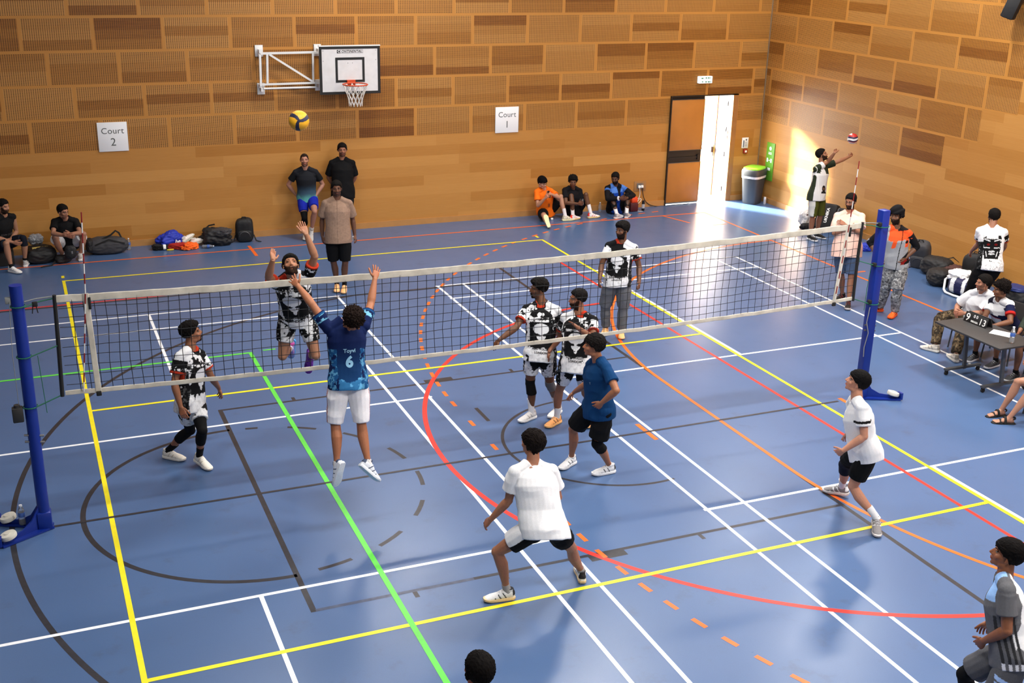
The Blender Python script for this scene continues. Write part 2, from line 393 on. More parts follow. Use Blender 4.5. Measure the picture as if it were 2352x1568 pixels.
# ------------------------------------------------------------------ doorway
DARK = mat('black_frame', hexc(22, 19, 17), .5); STEEL = mat('brushed_steel', hexc(150, 150, 150), .35, .8)
DOORW = mat('door_veneer', hexc(196, 128, 58), .4, 0, 3, .08, 0.0, .35); CAS = mat('door_casing', hexc(176, 120, 66), .45, 0, 5, .1)
BROWN = mat('dark_brown_reveal', hexc(34, 14, 8), .5, 0, 4, .15)
mb = MB()
mb.box((DX0 + .012, Y1 - .0, DZ / 2), (.024, .1, DZ)); mb.box(((DX0 + DX1) / 2, Y1 + .02, DZ - .012), (DX1 - DX0, .1, .024))
d1 = struct(link('door_1', MB().box((13.345, Y1 + .05, 1.21), (.865, .05, 2.4)).mesh('door_1', DARK, False)))
b = MB(); b.bbox((13.345, Y1 + .012, 1.79), (.84, .03, 1.12), .004); b.obj('upper_panel', DOORW, d1)
b = MB(); b.bbox((13.345, Y1 + .012, .50), (.84, .03, .90), .004); b.obj('lower_panel', DOORW, d1)
b = MB(); b.box((13.345, Y1 + .02, 1.06), (.80, .03, .03)); b.box((13.70, Y1 + .01, 1.06), (.05, .04, .12)); b.obj('push_bar', DARK, d1)
b = MB()
for z0, z1 in ((.05, .95), (1.23, 2.35)):
    for x in (12.925, 13.765): b.box((x, Y1 + .008, (z0 + z1) / 2), (.008, .034, z1 - z0 + .008))
    for z in (z0, z1): b.box((13.345, Y1 + .008, z), (.84, .034, .008))
b.obj('edge_trim', STEEL, d1, False)
# right leaf swung outwards
d2 = struct(link('door_2', MB().box((14.52, Y1 + 1.02, 1.2), (.05, .86, 2.38)).mesh('door_2', DOORW, False)))
b = MB(); b.bar((14.44, Y1 + .68, 1.08), (14.44, Y1 + 1.36, 1.08), .04, .05); b.box((14.46, Y1 + .66, 1.08), (.06, .07, .13)); b.box((14.46, Y1 + 1.38, 1.08), (.06, .07, .13)); b.obj('push_bar', STEEL, d2, False)
b = MB(); b.box((14.49, Y1 + 1.02, 1.06), (.012, .8, .26)); b.obj('recess_band', DARK, d2, False)
fr = struct(link('trim_2', mb.mesh('trim_2', DARK, False)))
b = MB(); b.box((14.565, Y1 + .03, 1.22), (.13, .12, 2.44)); struct(link('trim_3', b.mesh('trim_3', CAS, False)))
b = MB(); b.box((14.535, Y1 + .33, 1.21), (.06, .50, 2.42)); rv = struct(link('trim_4', b.mesh('trim_4', BROWN, False)))
for z in (.25, 1.05, 1.62, 2.2):
    b = MB(); b.box((14.50, Y1 + .2, z), (.014, .04, .1)); b.tube([(14.495, Y1 + .23, z - .05), (14.495, Y1 + .23, z + .05)], .009, 8); b.obj('hinge', STEEL, rv)
b = MB(); b.box((14.50, Y1 + .12, 1.5), (.01, .03, .22)); b.obj('latch_plate', STEEL, rv, False)
mb = MB(); mb.box((10, Y1 + T + 14, -.05), (40, 28, .08)); struct(link('ground', mb.mesh('ground', mat('outside_concrete', (.5, .5, .48), .9, 0, 2, .1), False)))

# ------------------------------------------------------------------ court signs, exit sign, notices
SIGN = mat('white_signboard', (.82, .82, .82), .45); GREY_T = mat('grey_lettering', hexc(96, 100, 96), .6)
for (x, n) in ((1.18, '2'), (8.985, '1')):
    o = empty('court_sign', (x, Y1, 2.08), 'square white wall sign reading Court %s, %s' % (n, 'left of the basketball hoop' if n == '2' else 'right of the basketball hoop'), 'sign')
    b = MB(); b.bbox((x, Y1 - .012, 2.08), (.52, .02, .53), .003); b.obj('board', SIGN, o)
    text_on('lettering', 'Court', .155, (x, Y1 - .0235, 2.185), (1, 0, 0), (0, 0, 1), GREY_T, o, spacing=1.05)
    text_on('lettering', n, .2, (x, Y1 - .0235, 1.98), (1, 0, 0), (0, 0, 1), GREY_T, o)
GRN = mat('exit_green', hexc(30, 140, 90), .5)
o = empty('exit_sign', (13.69, Y1, 2.78), 'small white lit emergency exit sign with green symbols above the doorway', 'sign')
b = MB(); b.bbox((13.69, Y1 - .05, 2.78), (.34, .08, .15), .006); b.obj('housing', mat('exit_lit', (.9, 1, .97), .4, emit=.7), o)
b = MB()
for x, wd, z in ((13.60, .05, 2.815), (13.70, .04, 2.82), (13.76, .04, 2.82), (13.80, .02, 2.82), (13.61, .03, 2.74), (13.70, .05, 2.735), (13.77, .05, 2.735), (13.815, .02, 2.735)):
    b = MB(); b.box((x, Y1 - .0915, z), (wd, .003, .022)); b.obj('symbol', GRN, o, False)
o = empty('safety_notice', (14.92, Y1, 1.32), 'small white framed notice on the wall above the red call point', 'notice')
b = MB(); b.bbox((14.92, Y1 - .008, 1.32), (.17, .014, .24), .002); b.obj('sheet', SIGN, o)
b = MB(); b.box((14.88, Y1 - .0165, 1.30), (.03, .003, .16)); b.ball((14.945, Y1 - .016, 1.39), (.022, .004, .022), None, 10, 6)
for k in range(5): b.box((14.945, Y1 - .0165, 1.34 - k * .025), (.07, .003, .008))
b.obj('print', mat('notice_print', hexc(110, 125, 150), .6), o, False)
o = empty('fire_call_point', (14.935, Y1, 1.13), 'red fire alarm call point box on the wall under the white notice', 'alarm')
b = MB(); b.bbox((14.935, Y1 - .025, 1.13), (.10, .05, .10), .006); b.obj('box', mat('alarm_red', hexc(176, 40, 26), .4), o)
b = MB(); b.box((14.935, Y1 - .0515, 1.13), (.05, .003, .045)); b.obj('glass', SIGN, o, False)
GB = mat('recycling_green', hexc(110, 178, 40), .5, 0, 4, .05); WT = mat('white_print', (.85, .87, .85), .6)
o = empty('recycling_sign', (15.315, 10.45, .95), 'tall green recycling board with white symbols on the side wall behind the bin', 'sign')
b = MB(); b.bbox((15.318, 10.48, .95), (.02, .3, .86), .008); b.obj('board', GB, o)
b = MB(); b.loft([(V3(15.305, 10.48, 1.25) + V3(0, 1, 0) * 0 + V3(0, 0, 0), V3(0, .0001, 0), V3(0, 0, .0001)), (V3(15.306, 10.48, 1.25), V3(0, .0, .045), V3(0, .045, 0))], 12)
for k in range(3): b.box((15.306, 10.48, 1.16 - k * .02), (.004, .12, .01))
b.obj('symbol', WT, o, False)
for y, z, sy, sz in ((10.56, .98, .05, .09), (10.42, .98, .05, .09), (10.49, .98, .04, .02), (10.48, .78, .1, .06)): b = MB(); b.box((15.306, y, z), (.004, sy, sz)); b.obj('symbol', WT, o, False)
# recycling bin (a slim bin seen end-on)
o = empty('recycling_bin', (14.98, 10.56, 0), 'slim dark grey litter bin with bright green lid in the corner by the door', 'bin')
BG = mat('bin_grey', hexc(62, 66, 70), .5, 0, 8, .08)
Rb = rotz(math.radians(-60))
rg = lambda z, sx, sy: (V3(14.98, 10.56, z), Rb @ V3(sx, 0, 0), Rb @ V3(0, sy, 0))
b = MB(); b.loft([rg(.0, .17, .19), rg(.03, .18, .2), rg(.62, .215, .27), rg(.64, .22, .275)], 24, True, 4); b.obj('body', BG, o)
b = MB(); b.loft([rg(.60, .222, .278), rg(.66, .226, .282), rg(.66, .222, .278)], 24, True, 4); b.obj('bin_bag', mat('bin_bag_clear', (.62, .64, .66), .4, 0, 20, .25, .5), o)
b = MB(); b.loft([rg(.655, .228, .285), rg(.76, .232, .29), rg(.80, .215, .27)], 24, True, 4); b.obj('hood', BG, o)
b = MB(); b.loft([rg(.795, .205, .26), rg(.83, .2, .255), rg(.84, .18, .235)], 24, True, 4); b.obj('lid', mat('lid_green', hexc(140, 214, 50), .4), o)
def can(loc, col, label, nm='drink_can', r=.033, hgt=.165):
    o = empty(nm, loc, label, 'can'); b = MB(); b.lathe(loc, [(r * .85, 0), (r, .01), (r, hgt - .02), (r * .8, hgt)], 16); b.obj('body', mat('can_' + nm, col, .3, .5), o)
    b = MB(); b.lathe((loc[0], loc[1], hgt * .25), [(r * 1.01, 0), (r * 1.015, .002), (r * 1.015, hgt * .4), (r * 1.01, hgt * .4 + .002)], 16); b.obj('label', mat('can_label', hexc(190, 190, 196), .5), o)
can((15.2, 10.36, 0), hexc(225, 226, 228), 'small white drink can on the floor right of the litter bin')

# wall socket with plugs and leads
o = empty('power_socket', (12.24, Y1, .48), 'steel wall socket with two white plugs beside the closed door leaf', 'socket')
b = MB(); b.bbox((12.24, Y1 - .006, .48), (.3, .012, .22), .003); b.obj('surround', mat('socket_frame', hexc(176, 128, 76), .4), o)
b = MB(); b.bbox((12.24, Y1 - .014, .49), (.17, .012, .12), .003); b.obj('plate', STEEL, o)
for x in (12.205, 12.275):
    b = MB(); b.bbox((x, Y1 - .045, .475), (.055, .05, .06), .012); b.obj('plug', WT, o)
def wire(name, pts, r, m, label):
    cu = bpy.data.curves.new(name, 'CURVE'); cu.dimensions = '3D'; cu.bevel_depth = r; cu.resolution_u = 8; s = cu.splines.new('BEZIER'); s.bezier_points.add(len(pts) - 1)
    for q, p in zip(s.bezier_points, pts): q.co = p; q.handle_left_type = q.handle_right_type = 'AUTO'
    t = bpy.data.objects.new(name, cu); COL.objects.link(t); me = bpy.data.meshes.new_from_object(t.evaluated_get(bpy.context.evaluated_depsgraph_get())); bpy.data.objects.remove(t)
    me.materials.clear(); me.materials.append(m); me.name = name; return tag(link(name, me), label, 'cable')
BLK = mat('black_rubber', hexc(20, 20, 22), .6)
wire('power_cable', [(12.275, Y1 - .07, .46), (12.30, Y1 - .06, .3), (12.42, Y1 - .05, .1), (12.62, Y1 - .06, .012), (13.1, Y1 - .08, .01), (13.5, Y1 - .06, .01)], .008, BLK, 'black power lead drooping from the socket along the floor to the door')
wire('charger_cable', [(12.205, Y1 - .07, .46), (12.20, Y1 - .08, .25), (12.10, Y1 - .1, .14), (12.22, Y1 - .11, .22), (12.12, Y1 - .16, .1), (12.02, Y1 - .3, .01), (12.12, Y1 - .42, .008)], .005, WT, 'thin white charger lead looping from the socket to the red bag')

# ------------------------------------------------------------------ basketball hoop folded against the wall
WM = mat('white_enamel', hexc(222, 222, 220), .4); BW = mat('board_white', hexc(214, 212, 212), .4, 0, 9, .06); BBK = mat('board_black', hexc(18, 18, 18), .45)
hp = empty('basketball_hoop', (5.56, Y1, 3.2), 'white wall-mounted basketball backboard with orange ring and white net', 'basketball hoop')
b = MB(); b.box((5.56, 10.575, 3.215), (1.18, .03, .88)); bd = b.obj('backboard', BW, hp, False)
yb = 10.5585; b = MB()
for (x, z, sx, sz) in ((5.56, 3.635, 1.19, .05), (5.56, 2.79, 1.19, .05), (4.99, 3.2125, .05, .795), (6.13, 3.2125, .05, .795),
                       (5.56, 3.43, .57, .045), (5.56, 3.01, .57, .045), (5.2975, 3.22, .045, .375), (5.8225, 3.22, .045, .375)): b.box((x, yb, z), (sx, .006, sz))
b.obj('black_border', BBK, bd, False)
b = MB(); b.box((5.56, 10.575, 3.668), (1.2, .05, .02)); b.obj('top_rail', WM, hp, False)
b = MB(); b.box((5.565, yb + .001, 3.562), (.51, .004, .06)); b.obj('logo_frame', BBK, bd, False)
b = MB(); b.box((5.595, yb - .002, 3.562), (.44, .003, .05)); b.obj('logo_field', BW, bd, False)
text_on('lettering', 'ONTINENTAL', .058, (5.595, yb - .0045, 3.562), (1, 0, 0), (0, 0, 1), BBK, bd, bold=.0018, shear=.25, spacing=1.12)
text_on('lettering', 'C', .058, (5.345, yb - .0035, 3.562), (1, 0, 0), (0, 0, 1), WM, bd, bold=.002)
b = MB()
for x, z in ((5.04, 3.58), (5.04, 3.39), (6.07, 3.58), (6.07, 3.4), (5.52, 3.35), (5.61, 3.35)): b.ball((x, yb - .002, z), (.007, .004, .007), None, 8, 6)
b.obj('bolt', STEEL, bd)
ORG = mat('ring_orange', hexc(206, 74, 30), .4); hc_ = V3(5.565, 10.24, 2.985)
b = MB(); R = .232
for k in range(48):
    a0, a1 = 2 * PI * k / 48, 2 * PI * (k + 1) / 48
    b.tube([hc_ + V3(math.cos(a0), math.sin(a0), 0) * R, hc_ + V3(math.cos(a1), math.sin(a1), 0) * R], .012, 8, False)
b.box((5.565, 10.53, 2.985), (.16, .05, .10)); b.bar((5.52, 10.5, 2.99), (5.50, 10.455, 2.985), .02, .012); b.bar((5.61, 10.5, 2.99), (5.63, 10.455, 2.985), .02, .012)
b.obj('ring', ORG, hp)
NETM = mat('white_cord', hexc(226, 222, 214), .8); b = MB(); nn = 12
def nr(k): return [.226, .19, .155, .13, .125][k]
for i in range(nn):
    for d in (1, -1):
        pts = [hc_ + V3(nr(k) * math.cos(2 * PI * (i + d * .5 * k) / nn), nr(k) * math.sin(2 * PI * (i + d * .5 * k) / nn), -.01 - .098 * k) for k in range(5)]
        b.tube(pts, .006, 5)
b.obj('net', NETM, hp)
for (x0, z0, x1, z1) in ((3.84, 3.46, 3.99, 3.67), (3.85, 2.76, 3.99, 2.97), (4.96, 3.45, 5.1, 3.67), (4.96, 2.8, 5.08, 3.01)): b = MB(); b.bbox(((x0 + x1) / 2, Y1 - .015, (z0 + z1) / 2), (x1 - x0, .03, z1 - z0), .004); b.box(((x0 + x1) / 2, Y1 - .09, (z0 + z1) / 2), (.05, .15, .07)); b.obj('wall_plate', WM, hp)
y = 10.8; b = MB(); t = .042
for (p, q) in (((3.905, 3.51), (3.895, 2.93)), ((3.91, 3.53), (4.97, 3.535)), ((4.04, 3.53), (4.02, 2.96)), ((4.08, 3.51), (4.9, 2.98)), ((4.905, 3.53), (4.895, 2.96)), ((3.92, 2.96), (4.95, 2.965))):
    t -= .0012; b.bar((p[0], y, p[1]), (q[0], y, q[1]), t, t, (0, 1, 0))
b.tube([(3.94, y - .02, 2.885), (4.94, y - .02, 2.885)], .019, 10); b.bar((3.905, y, 3.5), (3.905, y + .12, 3.5), .05, .06); b.bar((3.895, y, 2.93), (3.895, y + .12, 2.93), .05, .06)
for z in (3.53, 2.965): b.bar((4.93, y, z), (5.2, 10.6, z), t, t)
b.bar((5.03, 10.62, 3.62), (5.03, 10.62, 2.82), .045, .045); b.bar((6.09, 10.62, 3.62), (6.09, 10.62, 2.82), .045, .045); b.bar((5.0, 10.62, 3.5), (6.12, 10.62, 3.5), .045, .045); b.bar((5.0, 10.62, 2.97), (6.12, 10.62, 2.97), .045, .045)
b.obj('swing_frame', WM, hp, False)

# ------------------------------------------------------------------ volleyball net, posts, antennas
NX0, NX1 = -.28, 9.28
def sag(x): t = (x - NX0) / (NX1 - NX0); return 2.435 - .075 * (1 - (2 * t - 1) ** 2)
TAPE = mat('dirty_white_tape', hexc(206, 198, 180), .8, 0, 7, .25); CORD = mat('black_cord', hexc(16, 16, 18), .8); BAND = mat('black_band', hexc(16, 15, 15), .8)
net = empty('volleyball_net', (4.5, 0, 0), 'long black volleyball net with grubby white top and bottom tapes across the court', 'net')
def tape(z0, z1, th):
    b = MB(); n = 64; rings = []
    for k in range(n + 1):
        x = NX0 + (NX1 - NX0) * k / n; z = sag(x); c = V3(x, .004 * math.sin(k * 1.7), z + (z0 + z1) / 2 + .003 * math.sin(k * 2.3)); rings.append((c, V3(0, th, 0), V3(0, 0, (z1 - z0) / 2)))
    b.loft(rings, 8, True, 4); return b
tape(-.075, 0, .006).obj('top_tape', TAPE, net); tape(-1.03, -.98, .006).obj('bottom_tape', TAPE, net)
b = MB(); rr = random.Random(3)
for k in range(1, 95):
    x = NX0 + .05 + k * .1; z = sag(x); j = rr.uniform(-.006, .006)
    b.tube([(x, 0, z - .05), (x + .012 * math.sin(k * .5) + j, .006 * math.sin(k), z - .35), (x - .01 + j, .006 * math.cos(k), z - .7), (x, 0, z - 1.0)], .0034, 4, False)
for r in range(1, 10):
    b.tube([(x, .003 * math.sin(x * 9 + r), sag(x) - .035 - .098 * r + .006 * math.sin(x * 6.3 + r * 1.3)) for x in np.linspace(NX0 + .02, NX1 - .02, 72)], .0034, 4, False)
b.obj('cord_mesh', CORD, net)
for x, dx in ((NX0, -.03), (NX1, .0)):
    b = MB(); b.tube([(x, 0, 2.44), (x + dx * .4, .01, 1.93), (x + dx, 0, 1.40)], [.018, .02, .02], 8); b.obj('side_band', BAND, net)
for x, dx in ((0.0, .03), (9.06, -.09)):
    b = MB(); pts = [(x + dx * t, -.008, 2.43 - 1.04 * t) for t in np.linspace(0, 1, 6)]; b.loft([(V3(*p), V3(.028, 0, 0), V3(0, .006, 0)) for p in pts], 8, True, 4); b.obj('antenna_sleeve', TAPE, net)
    b = MB(); b.bbox((x + dx, -.012, 1.39), (.05, .03, .05), .008); b.bbox((x + .03, -.014, 2.33), (.025, .02, .12), .005); b.obj('clip', BAND, net)
ROPE = mat('green_rope', hexc(20, 110, 76), .7); SRP = mat('pale_rope', hexc(150, 152, 148), .7)
def rope(pts, m, r=.006):
    b = MB(); b.tube(pts, r, 6); b.obj('rope', m, net)
PL, PR = -.61, 9.60
for s, px_, nx in ((-1, PL, NX0), (1, PR, NX1)):
    g = -s * .06
    rope([(px_ + g, -.03, 2.41), ((px_ + nx) / 2, 0, 2.42), (nx, 0, 2.43)], SRP); rope([(px_ + g, -.05, 2.36), ((px_ + nx) / 2, 0, 2.385), (nx, 0, 2.41)], ROPE)
    rope([(px_ + g, -.04, 1.86), (nx + s * .02, 0, 1.93)], ROPE); rope([(px_ + g, -.04, 1.34), (nx + s * .02, 0, 1.42)], ROPE)
    rope([(px_ + g * 2, -.03, 1.86), (px_ + g * 2.2, -.02, 1.55), (px_ + g * 2.4, -.03, 1.26)], ROPE, .004)
    for z in (2.365, 1.855, 1.335):
        b = MB()
        for k in range(16):
            a0, a1 = 2 * PI * k / 16, 2 * PI * (k + 1) / 16; rd = .068 if s < 0 else .082
            b.tube([(px_ + rd * math.cos(a0), rd * math.sin(a0), z), (px_ + rd * math.cos(a1), rd * math.sin(a1), z)], .006, 5, False)
        b.obj('rope', ROPE, net)
b = MB(); b.bbox((-.46, -.01, 2.37), (.05, .03, .05), .008); b.tube([(-.48, -.01, 2.35), (-.49, -.01, 2.28)], .005, 5); b.tube([(-.45, -.01, 2.35), (-.44, -.01, 2.28)], .005, 5); b.obj('clip', BAND, net)
BLUE = mat('post_blue', hexc(14, 48, 150), .35, 0, 5, .06); WHL = mat('cream_wheel', hexc(214, 210, 196), .5)
def post(x, s, label):
    o = empty('net_post', (x, 0, 0), label, 'post', None)
    b = MB()
    if s < 0: b.tube([(x, 0, .02), (x, 0, 2.57)], .058, 20)
    else: b.bbox((x, 0, 1.3), (.115, .115, 2.56), .012)
    b.obj('pole', BLUE, o)
    b = MB(); ends_ = [(x + s * .42, .24), (x + s * .42, -.26)]
    if s > 0: ends_ = [(x + .24, .30), (x + .47, -.24)]
    for (ex, ey) in ends_:
        b.bar((x - s * .06, 0, .015), (ex, ey, .015), .10, .022)
        d = unit(V3(ex - x, ey, 0)); nrm = V3(-d[1], d[0], 0) * .008; L = math.hypot(ex - x, ey)
        prof = [(.0, .42), (.06, .26), (.14, .14), (.25, .08), (L * .95, .045), (L * .95, .02), (0, .02)]
        vs = [V3(x, 0, 0) + d * a + V3(0, 0, h) + nrm for a, h in prof] + [V3(x, 0, 0) + d * a + V3(0, 0, h) - nrm for a, h in prof]; n = len(prof)
        b.add(vs, [tuple(range(n)), tuple(range(2 * n - 1, n - 1, -1))] + [(i, n + i, n + (i + 1) % n, (i + 1) % n) for i in range(n)])
        b.box(np.array([ex, ey, .06]) , (.03, .08, .09))
    b.bbox((x, 0, .1), (.14, .14, .2), .02); b.obj('base', BLUE, o)
    for (ex, ey) in ends_:
        d = unit(V3(ex - x, ey, 0)); c = V3(ex, ey, .085) - d * .10
        b = MB(); b.lathe(c - V3(0, 0, .03), [(.05, 0), (.078, .012), (.082, .035), (.075, .055), (.03, .06), (.03, .066)], 20, V3(s * .25, 0, 1)); b.obj('wheel', WHL, o)
    b = MB()
    for z in (1.05, .98): b.tube([(x - .09, -.02, z), (x + .09, -.02, z - .03)], .012, 8)
    b.obj('bolt', STEEL, o)
    if s < 0:
        b = MB(); b.bbox((x - .12, -.03, 1.28), (.10, .09, .15), .012); b.tube([(x - .12, -.03, 1.34), (x - .12, -.03, 1.38)], .03, 10); b.obj('winch', mat('winch_grey', hexc(60, 58, 56), .5, .3), o)
        b = MB(); b.tube([(x - .1, -.04, 1.36), (x - .1, -.05, 1.9), (x - .07, -.04, 2.42)], .003, 5); b.bbox((x - .08, -.01, 2.43), (.05, .05, .06), .006); b.obj('cable', SRP, o)
    else:
        b = MB(); b.tube([(x - .07, -.05, 1.3), (x - .10, -.06, 1.1), (x - .06, -.07, .95), (x - .09, -.06, .75), (x - .08, -.06, .62)], .006, 6); b.obj('cable', SRP, o)
        b = MB()
        for z in (2.4, 1.87, 1.37): b.bbox((x - .07, -.03, z), (.05, .05, .05), .008)
        b.obj('cleat', BAND, o)
    return o
post(PL, -1, 'round blue steel net post on wheeled base at the left end of the net')
post(PR, 1, 'square blue steel net post on wheeled base at the right end of the net')
RED = mat('antenna_red', hexc(150, 26, 24), .5); AW = mat('antenna_white', hexc(214, 212, 208), .5)
for x, lean_, lab in ((0.0, .05, 'thin red and white striped antenna at the left end of the net'), (9.06, .04, 'thin red and white striped antenna at the right end of the net')):
    o = empty('net_antenna', (x, -.012, 1.42), lab, 'antenna'); P = lambda z: V3(x + lean_ * (z - 2.43) * (1 if z > 2.43 else 2.2), -.018, z)
    for k in range(18):
        z0 = 1.43 + k * .1; b = MB(); b.tube([P(z0), P(z0 + .1)], .0065, 8); b.obj('red_band' if k % 2 else 'white_band', RED if k % 2 else AW, o)

# ------------------------------------------------------------------ balls
def ballmesh(c, r, fn, mats, rot):
    bm = bmesh.new(); bmesh.ops.create_icosphere(bm, subdivisions=5, radius=1)
    R = np.array(rot)
    for f in bm.faces:
        d = R @ np.array(f.calc_center_median().normalized()); f.material_index = fn(d); f.smooth = True
    for v in bm.verts: v.co = v.co * r
    me = bpy.data.meshes.new('ball'); bm.to_mesh(me); bm.free()
    for M in mats: me.materials.append(M)
    return me
tocam = lambda c: unit(CAM - np.array(c))
def basis(c):
    z = tocam(c); x = unit(np.cross(V3(0, 0, 1), z)); y = np.cross(z, x); return np.array([x, y, z])
def swirl3(d):
    a = math.atan2(d[1], d[0]); rr_ = math.hypot(d[0], d[1]) if d[2] > 0 else 2 - math.hypot(d[0], d[1])
    best = 9
    for k in range(3):
        aa = (-0.12 + k * 2 * PI / 3 + .55 * rr_ - a + PI) % (2 * PI) - PI
        best = min(best, abs(aa) * max(rr_, .06))
    return 1 if best < .13 + .1 * rr_ else 0
bc = (2.27, .55, 3.91)
o = link('volleyball', ballmesh(bc, .105, swirl3, [mat('ball_yellow', hexc(226, 164, 24), .55, 0, 60, .05), mat('ball_navy', hexc(30, 34, 66), .55)], basis(bc))); o.location = bc
tag(o, 'yellow and navy volleyball in mid-air below the basketball frame', 'ball')
def tri(d):
    v = d[1] - .35 * d[0] + .25 * math.sin(2.2 * d[0] + .5)
    return 0 if abs(v + .12) < .17 else (1 if -.5 < v < .38 else (2 if v >= .38 and d[0] > -.2 else (0 if v < -.62 or v > .7 else 2)))
bc = (14.93, 7.25, 2.03)
o = link('volleyball', ballmesh(bc, .105, tri, [mat('ball_white', hexc(235, 232, 230), .5), mat('ball_blue', hexc(34, 34, 74), .5), mat('ball_red', hexc(196, 44, 36), .5)], basis(bc))); o.location = bc
tag(o, 'red white and navy volleyball in the air above the raised hands at right', 'ball')

# ------------------------------------------------------------------ bottles, bags, clothes on the floor
CLEAR = mat('clear_plastic', (.9, .95, 1.0), .08, trans=.85, spec=.5); CAPW = mat('bottle_cap', hexc(225, 228, 232), .5); LBL = mat('bottle_label', hexc(70, 110, 190), .5)
def bottle(loc, label, tilt=None, h=.22, lab=True):
    o = empty('water_bottle', loc, label, 'bottle'); L = np.array(loc, float); A = unit(tilt) if tilt is not None else V3(0, 0, 1); r = .033
    b = MB(); b.lathe(L, [(r * .8, 0), (r, .008), (r, h * .33), (r * .94, h * .36), (r, h * .4), (r, h * .66), (r * .75, h * .8), (.014, h * .92), (.014, h * .94)], 16, A); b.obj('body', CLEAR, o)
    b = MB(); b.lathe(L + A * h * .93, [(.016, 0), (.016, h * .07)], 12, A); b.obj('cap', CAPW, o)
    if lab: b = MB(); b.lathe(L + A * h * .42, [(r * 1.02, 0), (r * 1.03, .002), (r * 1.03, h * .22), (r * 1.02, h * .222)], 16, A); b.obj('label', LBL, o)
    return o
bottle((-.80, 10.30, 0), 'clear water bottle on the floor beside the man in the black vest', lab=False)
bottle((1.27, 10.72, 0), 'clear water bottle with blue label right of the grey holdall')
bottle((2.56, 10.40, .034), 'clear bottle lying on the floor before the crumpled black bag', tilt=(1, -.25, .02))
bottle((11.18, 10.78, 0), 'clear water bottle by the wall beside the red and white shoe', lab=False)
bottle((-.82, .10, .03), 'clear water bottle standing on the base of the left net post')
bottle((11.56, -.56, .74), 'clear water bottle with blue label on the scoring table', h=.23)
bottle((14.72, 4.28, 0), 'clear bottle standing among the black bags at the right wall', lab=False)
bottle((14.85, 6.1, 0), 'clear water bottle beside the blue cloth bag behind the net post', lab=False)

def blob_mesh(name, c, size, yaw, mats, seed, amp=.12, ex=2.8, fine=.025, colfn=None, tilt=None, floor=True, freq=2.6):
    """soft bag / cloth body: a superellipsoid pushed about by noise, its underside flat on the ground"""
    bm = bmesh.new(); bmesh.ops.create_icosphere(bm, subdivisions=5, radius=1); R = rotz(yaw)
    if tilt is not None: R = R @ rotx(tilt)
    sv = Vector((seed * 7.3, seed * 3.1, seed * 1.7))
    for v in bm.verts:
        d = v.co.normalized(); k = (abs(d.x) ** ex + abs(d.y) ** ex + abs(d.z) ** ex) ** (-1 / ex)
        n = noise.noise(d * freq * .5 + sv) * amp + noise.noise(d * freq * 1.9 + sv) * amp * .45 - abs(noise.noise(d * freq * 3.4 + sv)) * fine * 1.6
        p = np.array(d) * k * (1 + n) * np.array(size) / 2; p = R @ p + np.array(c)
        if floor and p[2] < .004: p[2] = .004
        v.co = Vector(p)
    for f in bm.faces: f.smooth = True
    mi = None
    if colfn:
        for f in bm.faces:
            q = R.T @ (np.array(f.calc_center_median()) - np.array(c)); f.material_index = colfn(q / (np.array(size) / 2))
    me = bpy.data.meshes.new(name); bm.to_mesh(me); bm.free()
    for M in (mats if isinstance(mats, list) else [mats]): me.materials.append(M)
    return me
def blob(name, c, size, yaw, mats, seed, parent=None, label=None, cat=None, group=None, **k):
    if parent is None:
        me = blob_mesh(name, c, size, yaw, mats, seed, **k); me.transform(Matrix.Translation(-Vector((c[0], c[1], 0)))); o = link(name, me); o.location = (c[0], c[1], 0); return tag(o, label, cat, group)
    me = blob_mesh(name, c, size, yaw, mats, seed, **k); me.transform(Matrix.Translation(-parent_loc(parent))); return link(name, me, parent)
NYL = mat('black_nylon', hexc(24, 24, 26), .65, 0, 12, .2, .3); NYL2 = mat('charcoal_nylon', hexc(66, 66, 70), .7, 0, 12, .2, .3); STRAP = mat('black_webbing', hexc(14, 14, 15), .8)
def strap(o, pts, w=.03, m=None):
    pts = [np.asarray(p, float) for p in pts]; b = MB(); rings = []
    for i, p in enumerate(pts):
        d = unit(pts[min(i + 1, len(pts) - 1)] - pts[max(i - 1, 0)]); s = np.cross(d, V3(.35, -.9, .1)); s = unit(s); rings.append((p, s * w / 2, np.cross(d, s) * .004))
    b.loft(rings, 8, True, 4); b.obj('strap', m or STRAP, o)
# black holdall with yellow patch (left)
o = empty('holdall', (-.28, 10.32, 0), 'bulky black bag with a yellow printed patch between the two seated men at left', 'bag')
blob('body', (-.28, 10.34, .15), (.56, .44, .32), .2, NYL, 1, o); blob('side_pocket', (.08, 10.2, .07), (.3, .22, .15), .3, NYL, 2, o)
b = MB(); b.bbox((-.27, 10.22, .27), (.27, .10, .012), .004, rotz(.15) @ rotx(.75)); b.obj('patch', mat('yellow_patch', hexc(206, 180, 96), .7, 0, 60, .35), o)
strap(o, [(-.05, 10.12, .05), (-.12, 10.0, .01), (-.3, 9.94, .01)])
PLS = mat('crumpled_plastic', hexc(170, 172, 176), .3, 0, 30, .35, .6)
blob('plastic_bag', (-.33, 10.55, .36), (.24, .2, .18), 0, PLS, 5, label='crumpled pale plastic bag on top of the black bag by the seated men', cat='bag', amp=.4, fine=.2, floor=False)
o = empty('pouch', (.22, 10.1, 0), 'small black drawstring pouch between the knees of the seated man in white shorts', 'bag')
blob('body', (.22, 10.02, .22), (.2, .12, .24), 0, NYL, 8, o, floor=False); b = MB(); b.bbox((.24, 9.955, .23), (.03, .006, .05), .002); b.obj('logo', mat('faint_logo', hexc(120, 120, 124), .6), o)
